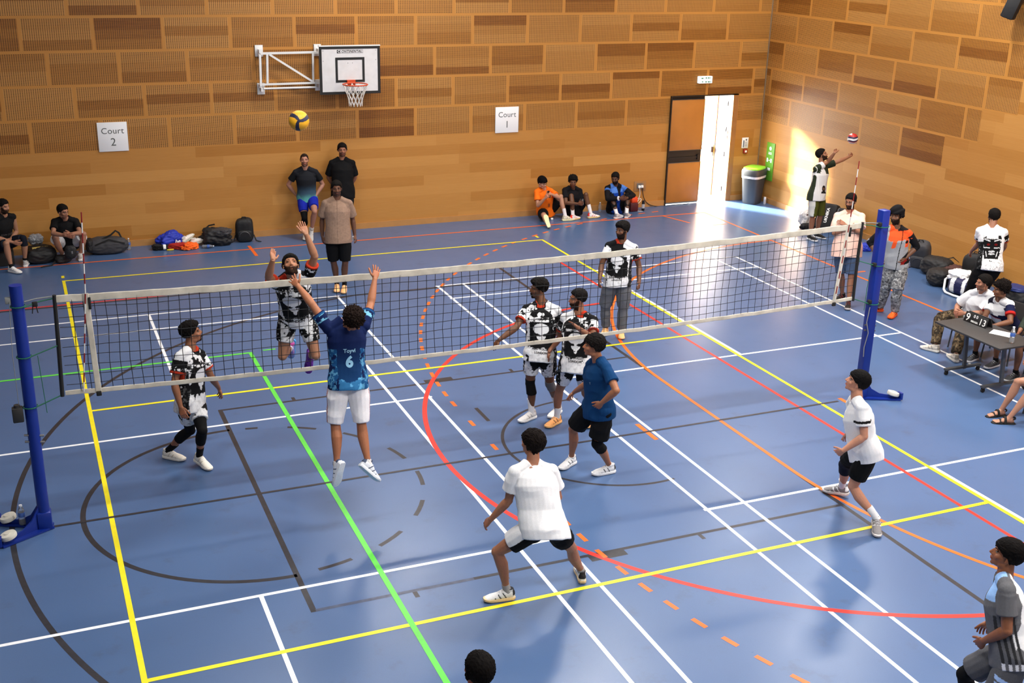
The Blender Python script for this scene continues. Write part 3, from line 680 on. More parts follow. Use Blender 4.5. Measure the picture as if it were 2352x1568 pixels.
# grey duffel
o = empty('duffel_bag', (.88, 10.62, 0), 'dark grey duffel bag with looped black handle against the far wall', 'bag')
blob('body', (.88, 10.6, .155), (.72, .36, .31), -.06, NYL2, 11, o, ex=3.2, amp=.1); blob('end_pocket', (.57, 10.58, .18), (.14, .3, .26), 0, NYL, 12, o)
strap(o, [(.78, 10.52, .28), (.95, 10.5, .36), (1.04, 10.52, .43), (1.10, 10.55, .38), (1.14, 10.56, .27)], .035); strap(o, [(.66, 10.44, .2), (.9, 10.4, .3), (1.18, 10.44, .2)], .03)
# heap: blue bag, clothes, trainers
o = empty('drawstring_bag', (2.05, 10.72, 0), 'bright blue drawstring bag with white lettering in the clothes heap at the far wall', 'bag')
BLB = mat('royal_blue', hexc(24, 54, 190), .6, 0, 10, .15, .3); blob('body', (2.03, 10.72, .14), (.5, .3, .3), .3, BLB, 21, o, amp=.3)
bme = text_on('lettering', 'be', .10, (2.14, 10.555, .13), (1, 0, .1), (0, .3, 1), WT, o, bold=.002, shear=.2)
blob('clothes', (1.82, 10.55, .05), (.3, .22, .11), 0, [mat('black_cloth', hexc(22, 22, 24), .9, 0, 10, .2), WT], 22, label='black and white garment at the left end of the clothes heap', cat='clothing', amp=.4, colfn=lambda q: 1 if q[0] > .25 and q[0] < .6 else 0)
blob('clothes', (2.12, 10.5, .05), (.42, .16, .12), -.35, mat('red_cloth', hexc(190, 36, 24), .85, 0, 10, .2), 23, label='crumpled red garment in front of the blue drawstring bag', cat='clothing', amp=.35)
blob('clothes', (2.33, 10.45, .05), (.34, .24, .13), .3, mat('orange_cloth', hexc(240, 100, 20), .8, 0, 10, .2), 24, label='crumpled bright orange garment in front of the white trainers', cat='clothing', amp=.45)
blob('clothes', (1.98, 10.42, .015), (.13, .05, .03), 0, mat('yellow_cloth', hexc(220, 190, 40), .8), 25, label='small yellow strip of cloth at the foot of the clothes heap', cat='clothing')
TRW = mat('trainer_white', hexc(226, 222, 214), .6, 0, 30, .08); TRS = mat('trainer_sole', hexc(206, 200, 176), .6)
def trainer(loc, yaw, tilt, label):
    o = empty('trainer', loc, label, 'shoe', None); R = rotz(yaw) @ rotx(tilt); P = lambda x, y, z: np.array(loc) + R @ V3(x, y, z); X, Z = R @ V3(1, 0, 0), R @ V3(0, 0, 1)
    m_ = MB(); m_.loft([(P(0, -.135, .05), X * .02, Z * .03), (P(0, -.11, .058), X * .036, Z * .05), (P(0, -.04, .06), X * .04, Z * .052), (P(0, .03, .05), X * .043, Z * .042), (P(0, .10, .036), X * .047, Z * .026), (P(0, .15, .026), X * .028, Z * .014)], 18)
    m_.loft([(P(0, -.07, .09), X * .034, R @ V3(0, .045, 0)), (P(0, -.068, .118), X * .037, R @ V3(0, .048, 0))], 16); m_.obj('upper', TRW, o)
    m_ = MB(); m_.loft([(P(0, -.14, .012), X * .03, Z * .012), (P(0, -.1, .012), X * .042, Z * .014), (P(0, .08, .012), X * .05, Z * .014), (P(0, .16, .014), X * .03, Z * .012)], 16, True, 3); m_.obj('sole', TRS, o)
    m_ = MB()
    for i in range(4): m_.tube([P(-.022, -.01 + .025 * i, .098 - .013 * i), P(0, -.006 + .025 * i, .105 - .013 * i), P(.022, -.01 + .025 * i, .098 - .013 * i)], .003, 5)
    m_.obj('laces', mat('trainer_lace', hexc(120, 90, 86), .8), o)
trainer((2.36, 10.72, .10), -1.0, .5, 'white trainer propped upright in the clothes heap beside the blue drawstring bag')
trainer((2.52, 10.62, .05), -1.35, .2, 'white trainer lying between the orange garment and the slumped black bag')
o = empty('crumpled_bag', (2.86, 10.6, 0), 'slumped black sports bag with loose flap left of the upright backpack', 'bag')
blob('body', (2.86, 10.6, .16), (.56, .36, .34), -.25, NYL, 31, o, amp=.35); blob('flap', (2.95, 10.52, .27), (.36, .24, .12), -.4, NYL2, 32, o, amp=.3, floor=False); strap(o, [(2.62, 10.66, .26), (2.75, 10.68, .36), (2.86, 10.66, .38)])
def backpack(loc, size, yaw, label, tilt=.0, m=None, seed=40, cat='backpack', straps=True):
    o = empty('backpack', loc, label, cat); L = np.array(loc, float); R = rotz(yaw) @ rotx(tilt); sx, sy, sz = size; m = m or NYL
    P = lambda x, y, z: L + R @ V3(x, y, z)
    blob('body', P(0, 0, sz / 2), (sx, sy, sz), yaw, m, seed, o, tilt=tilt, ex=4, amp=.06, fine=.02)
    blob('front_pocket', P(0, -sy * .45, sz * .3), (sx * .82, sy * .4, sz * .5), yaw, m, seed + 1, o, tilt=tilt, ex=4, amp=.06)
    b = MB(); b.tube([P(-.05, 0, sz * .97), P(-.03, 0, sz * 1.06), P(.03, 0, sz * 1.06), P(.05, 0, sz * .97)], .01, 6); b.obj('handle', STRAP, o)
    b = MB(); b.tube([P(sx * .3 * math.cos(a) , -sy * .66, sz * (.3 + .22 * math.sin(a))) for a in np.linspace(0, PI, 9)], .004, 5); b.obj('zip', STEEL, o)
    if straps:
        for s in (-1, 1): strap(o, [P(s * sx * .5, -sy * .2, sz * .3), P(s * sx * .62, -sy * .5, .04), P(s * sx * .9, -sy * .6, .012)])
    return o
backpack((3.42, 10.7, 0), (.34, .22, .46), -.15, 'black backpack standing upright against the far wall left of the leaning man', .1)
# right of the seated trio
blob('earbud_case', (9.87, 10.46, .02), (.06, .05, .04), 0, WT, 51, label='tiny white earbud case on the floor beside the man in orange', cat='case', ex=4, amp=.02)
can((12.17, 10.62, 0), hexc(40, 42, 46), 'dark grey flask standing on the floor below the wall socket', 'flask', .034, .23)
o = empty('lunch_bag', (11.93, 10.66, 0), 'dark red cool bag with orange top beside the man in the blue tracksuit', 'bag')
b = MB(); b.bbox((11.93, 10.66, .10), (.2, .18, .2), .03); b.obj('body', mat('maroon', hexc(92, 16, 26), .6, 0, 10, .2), o); b = MB(); b.bbox((11.95, 10.68, .25), (.16, .14, .14), .03); b.obj('top', mat('orange_red', hexc(224, 74, 30), .5), o)
# by the right wall
o = empty('plastic_bag', (14.72, 8.2, 0), 'white printed carrier bag behind the legs of the man tossing the ball', 'bag')
blob('body', (14.76, 8.22, .2), (.3, .24, .38), .2, mat('white_carrier', hexc(232, 230, 228), .4, 0, 20, .15, .4), 61, o, amp=.3)
b = MB()
for (x, z) in ((14.68, .3), (14.80, .31), (14.80, .22)): b.ball((x, 8.09, z), (.025, .008, .018), None, 8, 6)
b.obj('print', mat('bag_print', hexc(120, 90, 90), .6), o)
blob('clothes', (14.66, 8.0, .07), (.28, .24, .15), 0, mat('black_cloth', hexc(22, 22, 24), .9), 62, label='black bundle in front of the white carrier bag by the right wall', cat='clothing', amp=.3)
for k, (x, y, lab) in enumerate(((15.06, 7.93, 'black kit bag with white lettering directly right of the ball tosser'), (15.1, 7.35, 'black kit bag with white lettering behind the man in the pink shirt'))):
    o = empty('kit_bag', (x, y, 0), lab, 'bag')
    R = rotz(-1.15) @ rotx(-.35); b = MB(); b.bbox((x, y, .27), (.44, .2, .56), .05, R, 3); b.obj('body', NYL, o)
    text_on('lettering', ('UKNIKA', '.AUANG')[k], .085, np.array((x, y, .29)) + R @ V3(.05, -.106, .0), R @ V3(0, 0, 1), R @ V3(-1, 0, 0), WT, o, bold=.004)
    strap(o, [np.array((x, y, .27)) + R @ V3(-.2, -.1, -.2), np.array((x, y, .2)) + V3(-.3, -.25, -.18), np.array((x - .5, y - .3, .02))], .03)
blob('cloth_bag', (14.72, 6.22, .07), (.22, .2, .15), 0, BLB, 65, label='small bright blue bundle on the floor behind the right net post', cat='bag', amp=.35)
o = backpack((14.98, 4.95, 0), (.36, .26, .56), -1.0, 'grey and black backpack leaning on the right wall nearest the man in the turban', .35, NYL2, 70)
strap(o, [(14.75, 5.0, .05), (14.6, 5.15, .012), (14.45, 5.35, .012)]); strap(o, [(14.7, 4.85, .05), (14.5, 4.9, .012), (14.4, 5.0, .012)], .02)
o = empty('holdall', (14.82, 4.42, 0), 'long black holdall lying along the right wall behind the grey backpack', 'bag'); blob('body', (14.86, 4.42, .17), (.6, .42, .34), -1.2, NYL, 72, o); strap(o, [(14.95, 4.35, .3), (15.02, 4.2, .37), (15.02, 4.05, .32)], .025)
backpack((14.98, 3.62, .0), (.4, .26, .6), -1.2, 'black upright backpack beside the legs of the man in the skull shirt', .05, NYL, 74, straps=False)
blob('jacket', (14.84, 3.84, .2), (.42, .5, .2), .2, mat('maroon_cloth', hexc(86, 50, 44), .8, 0, 12, .3), 76, label='crumpled brown and maroon jacket on the bags at the right wall', cat='clothing', amp=.4)
o = empty('holdall', (14.42, 3.9, 0), 'squat black bag on the floor nearest the court among the right wall bags', 'bag'); blob('body', (14.45, 3.88, .15), (.42, .42, .3), -.4, NYL, 78, o, ex=3)
NAVY = mat('navy_nylon', hexc(24, 28, 82), .6, 0, 10, .15, .3)
o = empty('sports_bag', (14.42, 3.3, 0), 'navy and white sports bag in front of the man in the red-eyed skull shirt', 'bag')
blob('body', (14.45, 3.25, .15), (.56, .36, .29), -1.15, [NAVY, WT], 80, o, ex=3.4, amp=.07, fine=.02, colfn=lambda q: 1 if (abs(q[0] + .62) < .16 or abs(q[0] - .12) < .11) else 0)
b = MB(); b.tube([(14.22, 3.5, .05), (14.17, 3.4, .03), (14.16, 3.2, .03), (14.2, 3.0, .03), (14.3, 2.9, .03)], .02, 8); b.tube([(14.22, 3.5, .05), (14.3, 3.58, .2), (14.42, 3.55, .3)], .02, 8); b.obj('piping', WT, o)
blob('towel', (14.5, 3.45, .29), (.4, .36, .17), .3, mat('white_towel', hexc(232, 232, 232), .9, 0, 20, .08, .4), 82, label='white crumpled towel on the navy sports bag', cat='towel', amp=.4, floor=False)
blob('clothes', (14.72, 3.15, .28), (.36, .34, .18), .2, mat('grey_cloth', hexc(104, 112, 112), .9, 0, 14, .15), 83, label='grey crumpled top draped behind the white towel', cat='clothing', amp=.3, floor=False)
o = empty('holdall', (14.55, 2.25, 0), 'black bag with blue flap at the right edge behind the scorer', 'bag'); blob('body', (14.6, 2.2, .22), (.5, .5, .42), 0, NYL, 85, o); blob('flap', (14.52, 2.2, .42), (.34, .4, .08), .2, mat('blue_flap', hexc(30, 50, 120), .6, 0, 40, .3), 86, o, floor=False)
o = empty('wall_speaker', (15.2, 3.85, 4.7), 'black loudspeaker bracketed high on the right wall at the photo corner', 'speaker')
R = rotz(.5) @ rotx(.3); b = MB(); b.bbox((15.12, 3.85, 4.8), (.2, .22, .42), .03, R); b.obj('cabinet', NYL, o); b = MB(); b.bar((15.15, 3.85, 4.85), (15.33, 3.85, 4.95), .04, .04); b.obj('bracket', BAND, o, False)

# ------------------------------------------------------------------ scorers' table, scoreboard, chairs
TG = mat('table_charcoal', hexc(58, 56, 56), .55, 0, 40, .12); MET = mat('table_steel', hexc(104, 106, 108), .4, .5)
tb = empty('folding_table', (11.6, -.08, 0), 'dark grey folding table on castors in front of the scorers', 'table')
b = MB(); b.bbox((11.58, -.08, .725), (.70, 1.22, .028), .006); b.obj('tabletop', TG, tb)
for y in (.28, -.42):
    b = MB(); b.bar((11.66, y, .06), (11.60, y, .71), .05, .035, (0, 1, 0)); b.obj('leg', MET, tb, False)
    b = MB(); b.bar((11.31, y, .085), (11.95, y, .085), .05, .03); b.obj('foot_beam', MET, tb, False)
    for x in (11.34, 11.92): b = MB(); b.tube([(x - .0, y - .012, .03), (x, y + .012, .03)], .03, 14); b.box((x, y, .055), (.03, .04, .03)); b.obj('castor', BAND, tb)
b = MB(); b.bar((11.62, .28, .6), (11.62, -.42, .6), .03, .04); b.bar((11.62, .45, .70), (11.62, -.6, .70), .05, .03); b.obj('cross_bar', MET, tb, False)
sb_ = empty('scoreboard', (11.67, .22, .74), 'small black flip scoreboard showing 9 and 13 on the table', 'scoreboard')
dn = unit(V3(-.985, -.17, .0)); rt_ = unit(V3(.05, -1, 0) * 1.0); upv = unit(V3(.28, .0, .96)); nrm = unit(np.cross(rt_, upv)); rt_ = unit(np.cross(upv, nrm))
Rm = np.array([rt_, nrm * -1, upv]).T; c0 = V3(11.68, .225, .80)
b = MB(); b.bbox(c0, (.40, .014, .155), .003, Rm); b.bbox(c0 + V3(.09, 0, 0), (.40, .014, .15), .003, np.array([rt_, unit(np.cross(rt_, unit(V3(-.28, 0, .96)))) * -1, unit(V3(-.28, 0, .96))]).T); b.obj('panel', mat('score_black', hexc(20, 20, 22), .5), sb_)
SW = mat('score_white', hexc(225, 225, 222), .6)
for s_, sz, du, dv in (('9', .15, -.14, .0), ('13', .13, .125, -.005), ('0 0', .06, -.01, .04), ('MIKASA', .036, -.01, -.035)):
    text_on('lettering', s_, sz, c0 + rt_ * du + upv * dv + nrm * .0085, rt_, upv, SW, sb_, bold=.0015)
b = MB(); b.box((11.74, -.22, .7405), (.21, .30, .002), rotz(.5)); b.top('paper_sheet', mat('paper', (.85, .85, .85), .8), (11.74, -.22, .74), 'white score sheet lying on the dark table', 'paper', None, False)
CH = mat('black_plastic_seat', hexc(20, 20, 22), .5, 0, 8, .1)
def chair(x, y, yaw, label):
    o = empty('stacking_chair', (x, y, 0), label, 'chair'); R = rotz(-yaw); P = lambda a, c, z: V3(x, y, 0) + R @ V3(a, c, z)
    b = MB(); b.bbox(P(0, 0, .43), (.44, .42, .035), .015, R); b.obj('seat', CH, o)
    b = MB(); b.bbox(P(0, -.23, .68), (.42, .03, .30), .014, R @ rotx(.12)); b.obj('backrest', CH, o)
    for a in (-.2, .2):
        b = MB(); b.tube([P(a, .18, .42), P(a * 1.1, .22, .0)], .012, 8); b.obj('leg', MET, o)
        b = MB(); b.tube([P(a, -.23, .82), P(a, -.19, .42), P(a * 1.1, -.24, .0)], .012, 8); b.obj('leg', MET, o)
    return o
RD = math.radians
chair(12.5, 1.07, RD(-110), 'black chair under the man in the white T-shirt and camouflage trousers')
chair(12.62, .5, RD(-100), 'black chair under the man holding the scoreboard')
chair(12.57, -.36, RD(-95), 'black chair at the right frame edge behind the table')
chair(11.5, -1.42, RD(-85), 'black chair under the man in sandals at the right frame edge')
POSES = {
 'spiker': [[2.293,0.693,1.722],[2.105,0.741,1.726],[2.36,0.569,1.303],[2.012,0.675,1.302],[2.391,0.962,1.147],[2.185,1.06,1.249],[2.372,0.954,0.938],[2.174,1.153,1.072],[2.304,0.51,2.24],[1.965,0.609,2.157],[2.343,0.374,2.498],[1.844,0.39,2.308],[2.26,0.377,2.746],[1.873,0.259,2.531],[2.233,0.502,2.858],[1.905,0.409,2.604],[2.094,0.428,2.404]],
 'blocker': [[2.284,-0.717,1.491],[2.473,-0.745,1.486],[2.22,-0.782,1.055],[2.477,-0.84,1.051],[2.19,-0.918,0.651],[2.496,-0.997,0.65],[2.137,-0.895,0.457],[2.632,-1.017,0.501],[2.223,-0.616,2.019],[2.588,-0.629,2.013],[2.094,-0.49,2.251],[2.72,-0.428,2.176],[2.004,-0.29,2.391],[2.803,-0.303,2.389],[1.959,-0.141,2.457],[2.864,-0.202,2.512],[2.425,-0.824,2.147]],
 'walker': [[1.086,1.062,0.759],[0.963,0.918,0.792],[1.092,0.726,0.512],[1.005,1.06,0.394],[1.066,0.923,0.13],[0.763,1.238,0.103],[1.15,0.77,0.025],[0.897,1.109,0.019],[1.193,1.21,1.233],[0.937,0.953,1.323],[1.293,1.19,0.957],[0.85,0.862,1.055],[1.387,1.331,0.757],[0.889,0.791,0.803],[1.429,1.397,0.606],[0.925,0.722,0.65],[1.105,1.131,1.523]],
 'captain': [[5.28,0.702,0.902],[5.104,0.773,0.917],[5.357,0.768,0.479],[5.114,0.835,0.499],[5.539,0.891,0.108],[5.157,0.858,0.082],[5.394,0.778,0.032],[4.969,0.796,0.023],[5.416,0.783,1.439],[5.097,0.969,1.427],[5.472,0.863,1.161],[4.904,0.83,1.26],[5.311,0.855,0.952],[4.674,0.801,1.136],[5.165,0.773,0.924],[4.582,0.865,1.008],[5.241,0.948,1.679]],
 'mate': [[5.557,0.256,0.873],[5.397,0.359,0.879],[5.658,0.372,0.469],[5.38,0.53,0.493],[5.854,0.451,0.097],[5.396,0.614,0.081],[5.697,0.347,0.031],[5.218,0.531,0.023],[5.703,0.356,1.411],[5.471,0.637,1.377],[5.604,0.133,1.26],[5.443,0.723,1.096],[5.399,0.159,1.421],[5.245,0.581,0.998],[5.371,0.321,1.463],[5.245,0.643,0.839],[5.586,0.552,1.633]],
 'greypants': [[7.652,3.162,0.923],[7.494,3.268,0.907],[7.71,3.235,0.501],[7.491,3.406,0.493],[7.745,3.32,0.086],[7.578,3.518,0.091],[7.669,3.143,0.029],[7.458,3.37,0.034],[7.796,3.168,1.423],[7.489,3.378,1.422],[7.864,3.104,1.144],[7.381,3.378,1.147],[7.8,2.961,0.934],[7.28,3.232,0.954],[7.723,2.816,0.89],[7.205,3.104,0.87],[7.642,3.28,1.67]],
 'bluesetter': [[5.18,-1.023,0.873],[5.121,-0.843,0.85],[5.137,-0.968,0.445],[5.004,-0.624,0.497],[5.366,-0.871,0.098],[5.052,-0.522,0.089],[5.176,-0.876,0.029],[4.877,-0.605,0.026],[5.122,-1.124,1.412],[5.118,-0.764,1.319],[5.134,-1.349,1.23],[5.129,-0.661,1.042],[5.051,-1.194,1.042],[5.089,-0.461,0.885],[5.004,-1.088,0.918],[5.053,-0.35,0.762],[5.051,-0.937,1.603]],
 'whiteback': [[3.422,-3.072,0.793],[3.609,-3.099,0.776],[3.151,-2.882,0.513],[3.863,-2.966,0.452],[3.253,-2.897,0.099],[4.047,-2.84,0.091],[3.072,-2.873,0.026],[4.11,-2.657,0.033],[3.306,-2.883,1.282],[3.669,-2.876,1.231],[3.269,-2.846,0.994],[3.753,-2.863,0.949],[3.132,-2.764,0.786],[3.752,-2.685,0.758],[3.072,-2.673,0.655],[3.752,-2.569,0.634],[3.517,-2.779,1.484]],
 'whiteright': [[7.259,-2.907,0.84],[7.307,-2.729,0.793],[7.199,-2.807,0.431],[7.373,-2.435,0.484],[7.383,-3.022,0.127],[7.517,-2.283,0.112],[7.288,-3.176,0.018],[7.425,-2.128,0.028],[7.115,-2.888,1.36],[7.254,-2.563,1.249],[7.117,-2.968,1.078],[7.435,-2.592,1.018],[6.951,-2.873,0.903],[7.189,-2.663,0.996],[6.946,-2.738,0.8],[7.211,-2.563,0.861],[7.185,-2.682,1.553]],
 'greyjersey': [[5.845,-6.236,0.892],[5.929,-6.08,0.823],[5.752,-6.179,0.471],[5.821,-5.826,0.486],[5.922,-6.097,0.09],[5.965,-5.77,0.09],[5.816,-5.939,0.03],[5.859,-5.612,0.03],[5.773,-6.107,1.409],[5.997,-5.851,1.266],[5.738,-6.202,1.13],[6.147,-5.933,1.023],[5.728,-6.028,0.937],[6.068,-5.755,0.852],[5.751,-5.925,0.804],[6.086,-5.659,0.713],[5.904,-5.936,1.579]],
 'headonly': [[1.634,-6.06,0.94],[1.824,-6.053,0.94],[1.642,-5.971,0.514],[1.832,-5.964,0.514],[1.645,-5.997,0.09],[1.835,-5.99,0.09],[1.638,-5.806,0.03],[1.828,-5.8,0.03],[1.544,-6.064,1.445],[1.913,-6.051,1.445],[1.463,-6.066,1.161],[1.994,-6.048,1.161],[1.491,-5.923,0.944],[1.976,-5.905,0.943],[1.51,-5.83,0.803],[1.964,-5.812,0.801],[1.728,-6.028,1.691]],
 'wallteal': [[4.73,10.596,0.796],[4.548,10.65,0.813],[4.673,10.205,0.619],[4.521,10.414,0.459],[4.639,10.363,0.223],[4.565,10.627,0.093],[4.613,10.265,0.051],[4.515,10.444,0.03],[4.804,10.573,1.309],[4.44,10.667,1.306],[4.946,10.593,1.052],[4.303,10.754,1.058],[4.787,10.53,0.855],[4.448,10.782,0.844],[4.684,10.488,0.727],[4.543,10.8,0.704],[4.601,10.584,1.551]],
 'wallblack': [[5.423,10.592,0.904],[5.23,10.644,0.905],[5.395,10.49,0.462],[5.202,10.542,0.463],[5.153,10.515,0.09],[4.961,10.565,0.09],[5.101,10.322,0.03],[4.91,10.372,0.03],[5.535,10.652,1.449],[5.159,10.753,1.45],[5.604,10.71,1.155],[5.099,10.838,1.16],[5.525,10.846,0.931],[5.236,10.917,0.937],[5.473,10.934,0.786],[5.324,10.968,0.791],[5.354,10.687,1.706]],
 'beige': [[4.374,6.846,0.962],[4.184,6.889,0.959],[4.381,6.835,0.518],[4.205,6.927,0.514],[4.378,6.919,0.092],[4.277,7.024,0.096],[4.318,6.734,0.027],[4.212,6.842,0.029],[4.491,6.924,1.496],[4.121,7.003,1.503],[4.565,6.979,1.209],[4.072,7.075,1.214],[4.583,6.932,0.946],[4.05,7.019,0.951],[4.582,6.806,0.826],[4.059,6.964,0.785],[4.298,6.949,1.75]],
 'orange': [[9.905,10.652,0.145],[9.717,10.62,0.138],[10.051,10.432,0.495],[9.567,10.211,0.168],[10.103,10.286,0.105],[9.488,9.807,0.062],[10.279,10.284,0.02],[9.472,9.932,0.206],[9.87,10.556,0.605],[9.509,10.481,0.62],[9.938,10.289,0.51],[9.485,10.345,0.361],[9.718,10.195,0.616],[9.567,10.179,0.545],[9.575,10.134,0.685],[9.62,10.07,0.665],[9.603,10.426,0.825]],
 'blackphone': [[10.571,10.65,0.123],[10.381,10.646,0.125],[10.648,10.44,0.497],[10.295,10.434,0.496],[10.73,10.335,0.1],[10.281,10.283,0.103],[10.909,10.343,0.02],[10.451,10.339,0.02],[10.539,10.533,0.574],[10.174,10.501,0.611],[10.559,10.444,0.295],[10.133,10.336,0.374],[10.445,10.226,0.382],[10.304,10.137,0.39],[10.37,10.084,0.438],[10.415,10.009,0.401],[10.305,10.402,0.805]],
 'bluejacket': [[11.557,10.583,0.082],[11.37,10.62,0.081],[11.593,10.337,0.441],[11.244,10.385,0.425],[11.487,10.115,0.098],[11.251,10.124,0.096],[11.6,10.256,0.018],[11.421,10.197,0.024],[11.579,10.508,0.572],[11.214,10.552,0.575],[11.726,10.293,0.439],[11.122,10.337,0.397],[11.49,10.183,0.415],[11.31,10.156,0.432],[11.337,10.112,0.399],[11.431,10.04,0.454],[11.347,10.459,0.805]],
 'vestman': [[-0.852,10.342,0.373],[-0.996,10.218,0.373],[-0.535,10.083,0.519],[-0.811,9.847,0.508],[-0.545,10.112,0.1],[-0.774,9.803,0.088],[-0.52,10.291,0.021],[-0.651,9.656,0.03],[-0.664,10.315,0.86],[-0.954,10.084,0.857],[-0.629,10.365,0.574],[-0.951,9.953,0.593],[-0.736,10.137,0.504],[-0.708,9.896,0.512],[-0.805,9.988,0.459],[-0.551,9.859,0.46],[-0.786,10.137,1.097]],
 'tshirtman': [[0.29,10.489,0.269],[0.101,10.457,0.272],[0.473,10.166,0.496],[-0.015,10.1,0.489],[0.374,10.219,0.094],[0.097,10.228,0.104],[0.383,10.407,0.027],[0.1,10.413,0.029],[0.372,10.312,0.711],[0.015,10.222,0.746],[0.41,10.078,0.541],[-0.038,9.977,0.595],[0.241,9.883,0.587],[0.172,9.822,0.574],[0.131,9.757,0.617],[0.308,9.721,0.559],[0.166,10.138,0.938]],
 'tosser': [[14.337,7.32,0.933],[14.156,7.261,0.944],[14.374,7.285,0.5],[14.143,7.225,0.51],[14.436,7.394,0.093],[14.186,7.284,0.092],[14.497,7.215,0.031],[14.187,7.094,0.027],[14.485,7.413,1.47],[14.139,7.281,1.456],[14.751,7.353,1.571],[14.396,7.27,1.59],[15.0,7.378,1.636],[14.422,7.117,1.796],[15.147,7.45,1.68],[14.545,7.23,1.828],[14.32,7.378,1.712]],
 'pink': [[12.139,3.515,0.935],[11.991,3.638,0.923],[12.082,3.411,0.513],[12.058,3.637,0.487],[12.034,3.339,0.092],[12.2,3.716,0.088],[11.916,3.187,0.028],[12.013,3.666,0.034],[12.256,3.555,1.478],[11.97,3.793,1.453],[12.143,3.394,1.259],[11.858,3.694,1.198],[11.928,3.516,1.371],[11.945,3.476,1.32],[11.791,3.593,1.442],[12.002,3.334,1.399],[12.117,3.693,1.716]],
 'turban': [[12.438,2.689,0.916],[12.27,2.787,0.917],[12.337,2.574,0.5],[12.297,2.792,0.473],[12.444,2.683,0.093],[12.372,2.978,0.088],[12.28,2.578,0.029],[12.185,3.038,0.03],[12.455,2.637,1.412],[12.121,2.804,1.436],[12.642,2.605,1.176],[12.003,2.967,1.212],[12.431,2.588,1.012],[12.048,2.8,1.007],[12.294,2.578,0.906],[12.077,2.691,0.875],[12.252,2.733,1.679]],
 'skullback': [[13.691,2.194,0.907],[13.827,2.059,0.91],[13.683,2.361,0.499],[13.829,2.223,0.501],[13.678,2.498,0.091],[13.822,2.356,0.091],[13.813,2.636,0.03],[13.956,2.494,0.03],[13.687,2.383,1.409],[13.951,2.129,1.434],[13.812,2.486,1.158],[14.085,2.198,1.179],[13.872,2.672,0.979],[14.178,2.361,0.992],[13.936,2.781,0.863],[14.238,2.468,0.871],[13.89,2.333,1.647]],
 'scorerwhite': [[12.507,0.969,0.491],[12.45,1.15,0.506],[12.089,0.855,0.403],[12.021,1.255,0.455],[11.863,0.675,0.093],[11.872,1.105,0.087],[11.908,0.837,0.004],[11.803,1.269,0.017],[12.367,0.66,0.957],[12.32,1.015,0.894],[12.282,0.714,0.684],[12.276,1.189,0.665],[12.034,0.803,0.682],[12.084,1.019,0.622],[11.874,0.86,0.681],[11.959,0.908,0.594],[12.256,0.752,1.141]],
 'scorerboard': [[12.614,0.407,0.498],[12.581,0.594,0.498],[12.199,0.279,0.51],[12.147,0.604,0.512],[12.253,0.288,0.089],[12.169,0.607,0.089],[12.064,0.255,0.03],[11.981,0.574,0.03],[12.322,0.269,0.95],[12.336,0.629,0.889],[12.189,0.091,0.758],[12.143,0.52,0.701],[11.933,0.136,0.717],[11.921,0.384,0.72],[11.767,0.164,0.69],[11.777,0.296,0.732],[12.234,0.393,1.142]],
 'greensleeve': [[12.56,-0.444,0.51],[12.544,-0.254,0.51],[12.136,-0.534,0.51],[12.112,-0.206,0.513],[12.189,-0.529,0.089],[12.134,-0.203,0.089],[11.998,-0.545,0.03],[11.944,-0.22,0.03],[12.532,-0.515,1.007],[12.503,-0.147,1.025],[12.39,-0.607,0.766],[12.334,-0.038,0.81],[12.168,-0.519,0.659],[12.127,-0.148,0.695],[12.024,-0.461,0.589],[11.992,-0.219,0.621],[12.473,-0.325,1.26]],
 'sandals': [[11.471,-1.503,0.479],[11.484,-1.314,0.479],[11.038,-1.472,0.478],[11.059,-1.224,0.491],[10.865,-1.376,0.095],[10.958,-1.14,0.088],[10.694,-1.288,0.028],[10.769,-1.112,0.031],[11.49,-1.585,0.983],[11.522,-1.217,0.983],[11.334,-1.652,0.742],[11.381,-1.103,0.751],[11.123,-1.498,0.764],[11.146,-1.216,0.773],[10.986,-1.398,0.778],[10.994,-1.29,0.787],[11.489,-1.395,1.23]],
}
# ------------------------------------------------------------------ people
FAB = mat('fabric', (.5, .5, .5), .85, 0, 90, .05, .06, .15, attr=True)
SKIN = mat('skin', (.4, .2, .1), .48, 0, 45, .06, .05, .35, attr=True)
HAIR = mat('hair', (.02, .02, .02), .75, 0, 110, .3, .25, .06, attr=True)
SHOE = mat('shoe_upper', (.8, .8, .8), .6, 0, 70, .08, .1, .3, attr=True)
EYEM = mat('eyeball', (.7, .7, .7), .2, attr=True)
GLS = mat('spectacle_frame', hexc(20, 18, 18), .3)

def setcol(me, cols, raw=False):
    if not raw: cols = alb(np.asarray(cols, float))
    a = me.color_attributes.new('col', 'FLOAT_COLOR', 'POINT'); c = np.ones((len(cols), 4), np.float32); c[:, :3] = cols; a.data.foreach_set('color', c.ravel())
def verts(me):
    a = np.empty(len(me.vertices) * 3, np.float32); me.vertices.foreach_get('co', a); return a.reshape(-1, 3).astype(float)
def setverts(me, a): me.vertices.foreach_set('co', a.astype(np.float32).ravel()); me.update()
def remesh(mb, name, vox, smooth=3, sf=.5):
    me = mb.mesh('tmp', [], False); o = bpy.data.objects.new('tmp', me); COL.objects.link(o)
    r = o.modifiers.new('r', 'REMESH'); r.mode = 'VOXEL'; r.voxel_size = vox; r.use_smooth_shade = True
    if smooth: s = o.modifiers.new('s', 'SMOOTH'); s.factor = sf; s.iterations = smooth
    dg = bpy.context.evaluated_depsgraph_get(); dg.update()
    out = bpy.data.meshes.new_from_object(o.evaluated_get(dg)); bpy.data.objects.remove(o); bpy.data.meshes.remove(me); out.name = name; out.shade_smooth(); return out
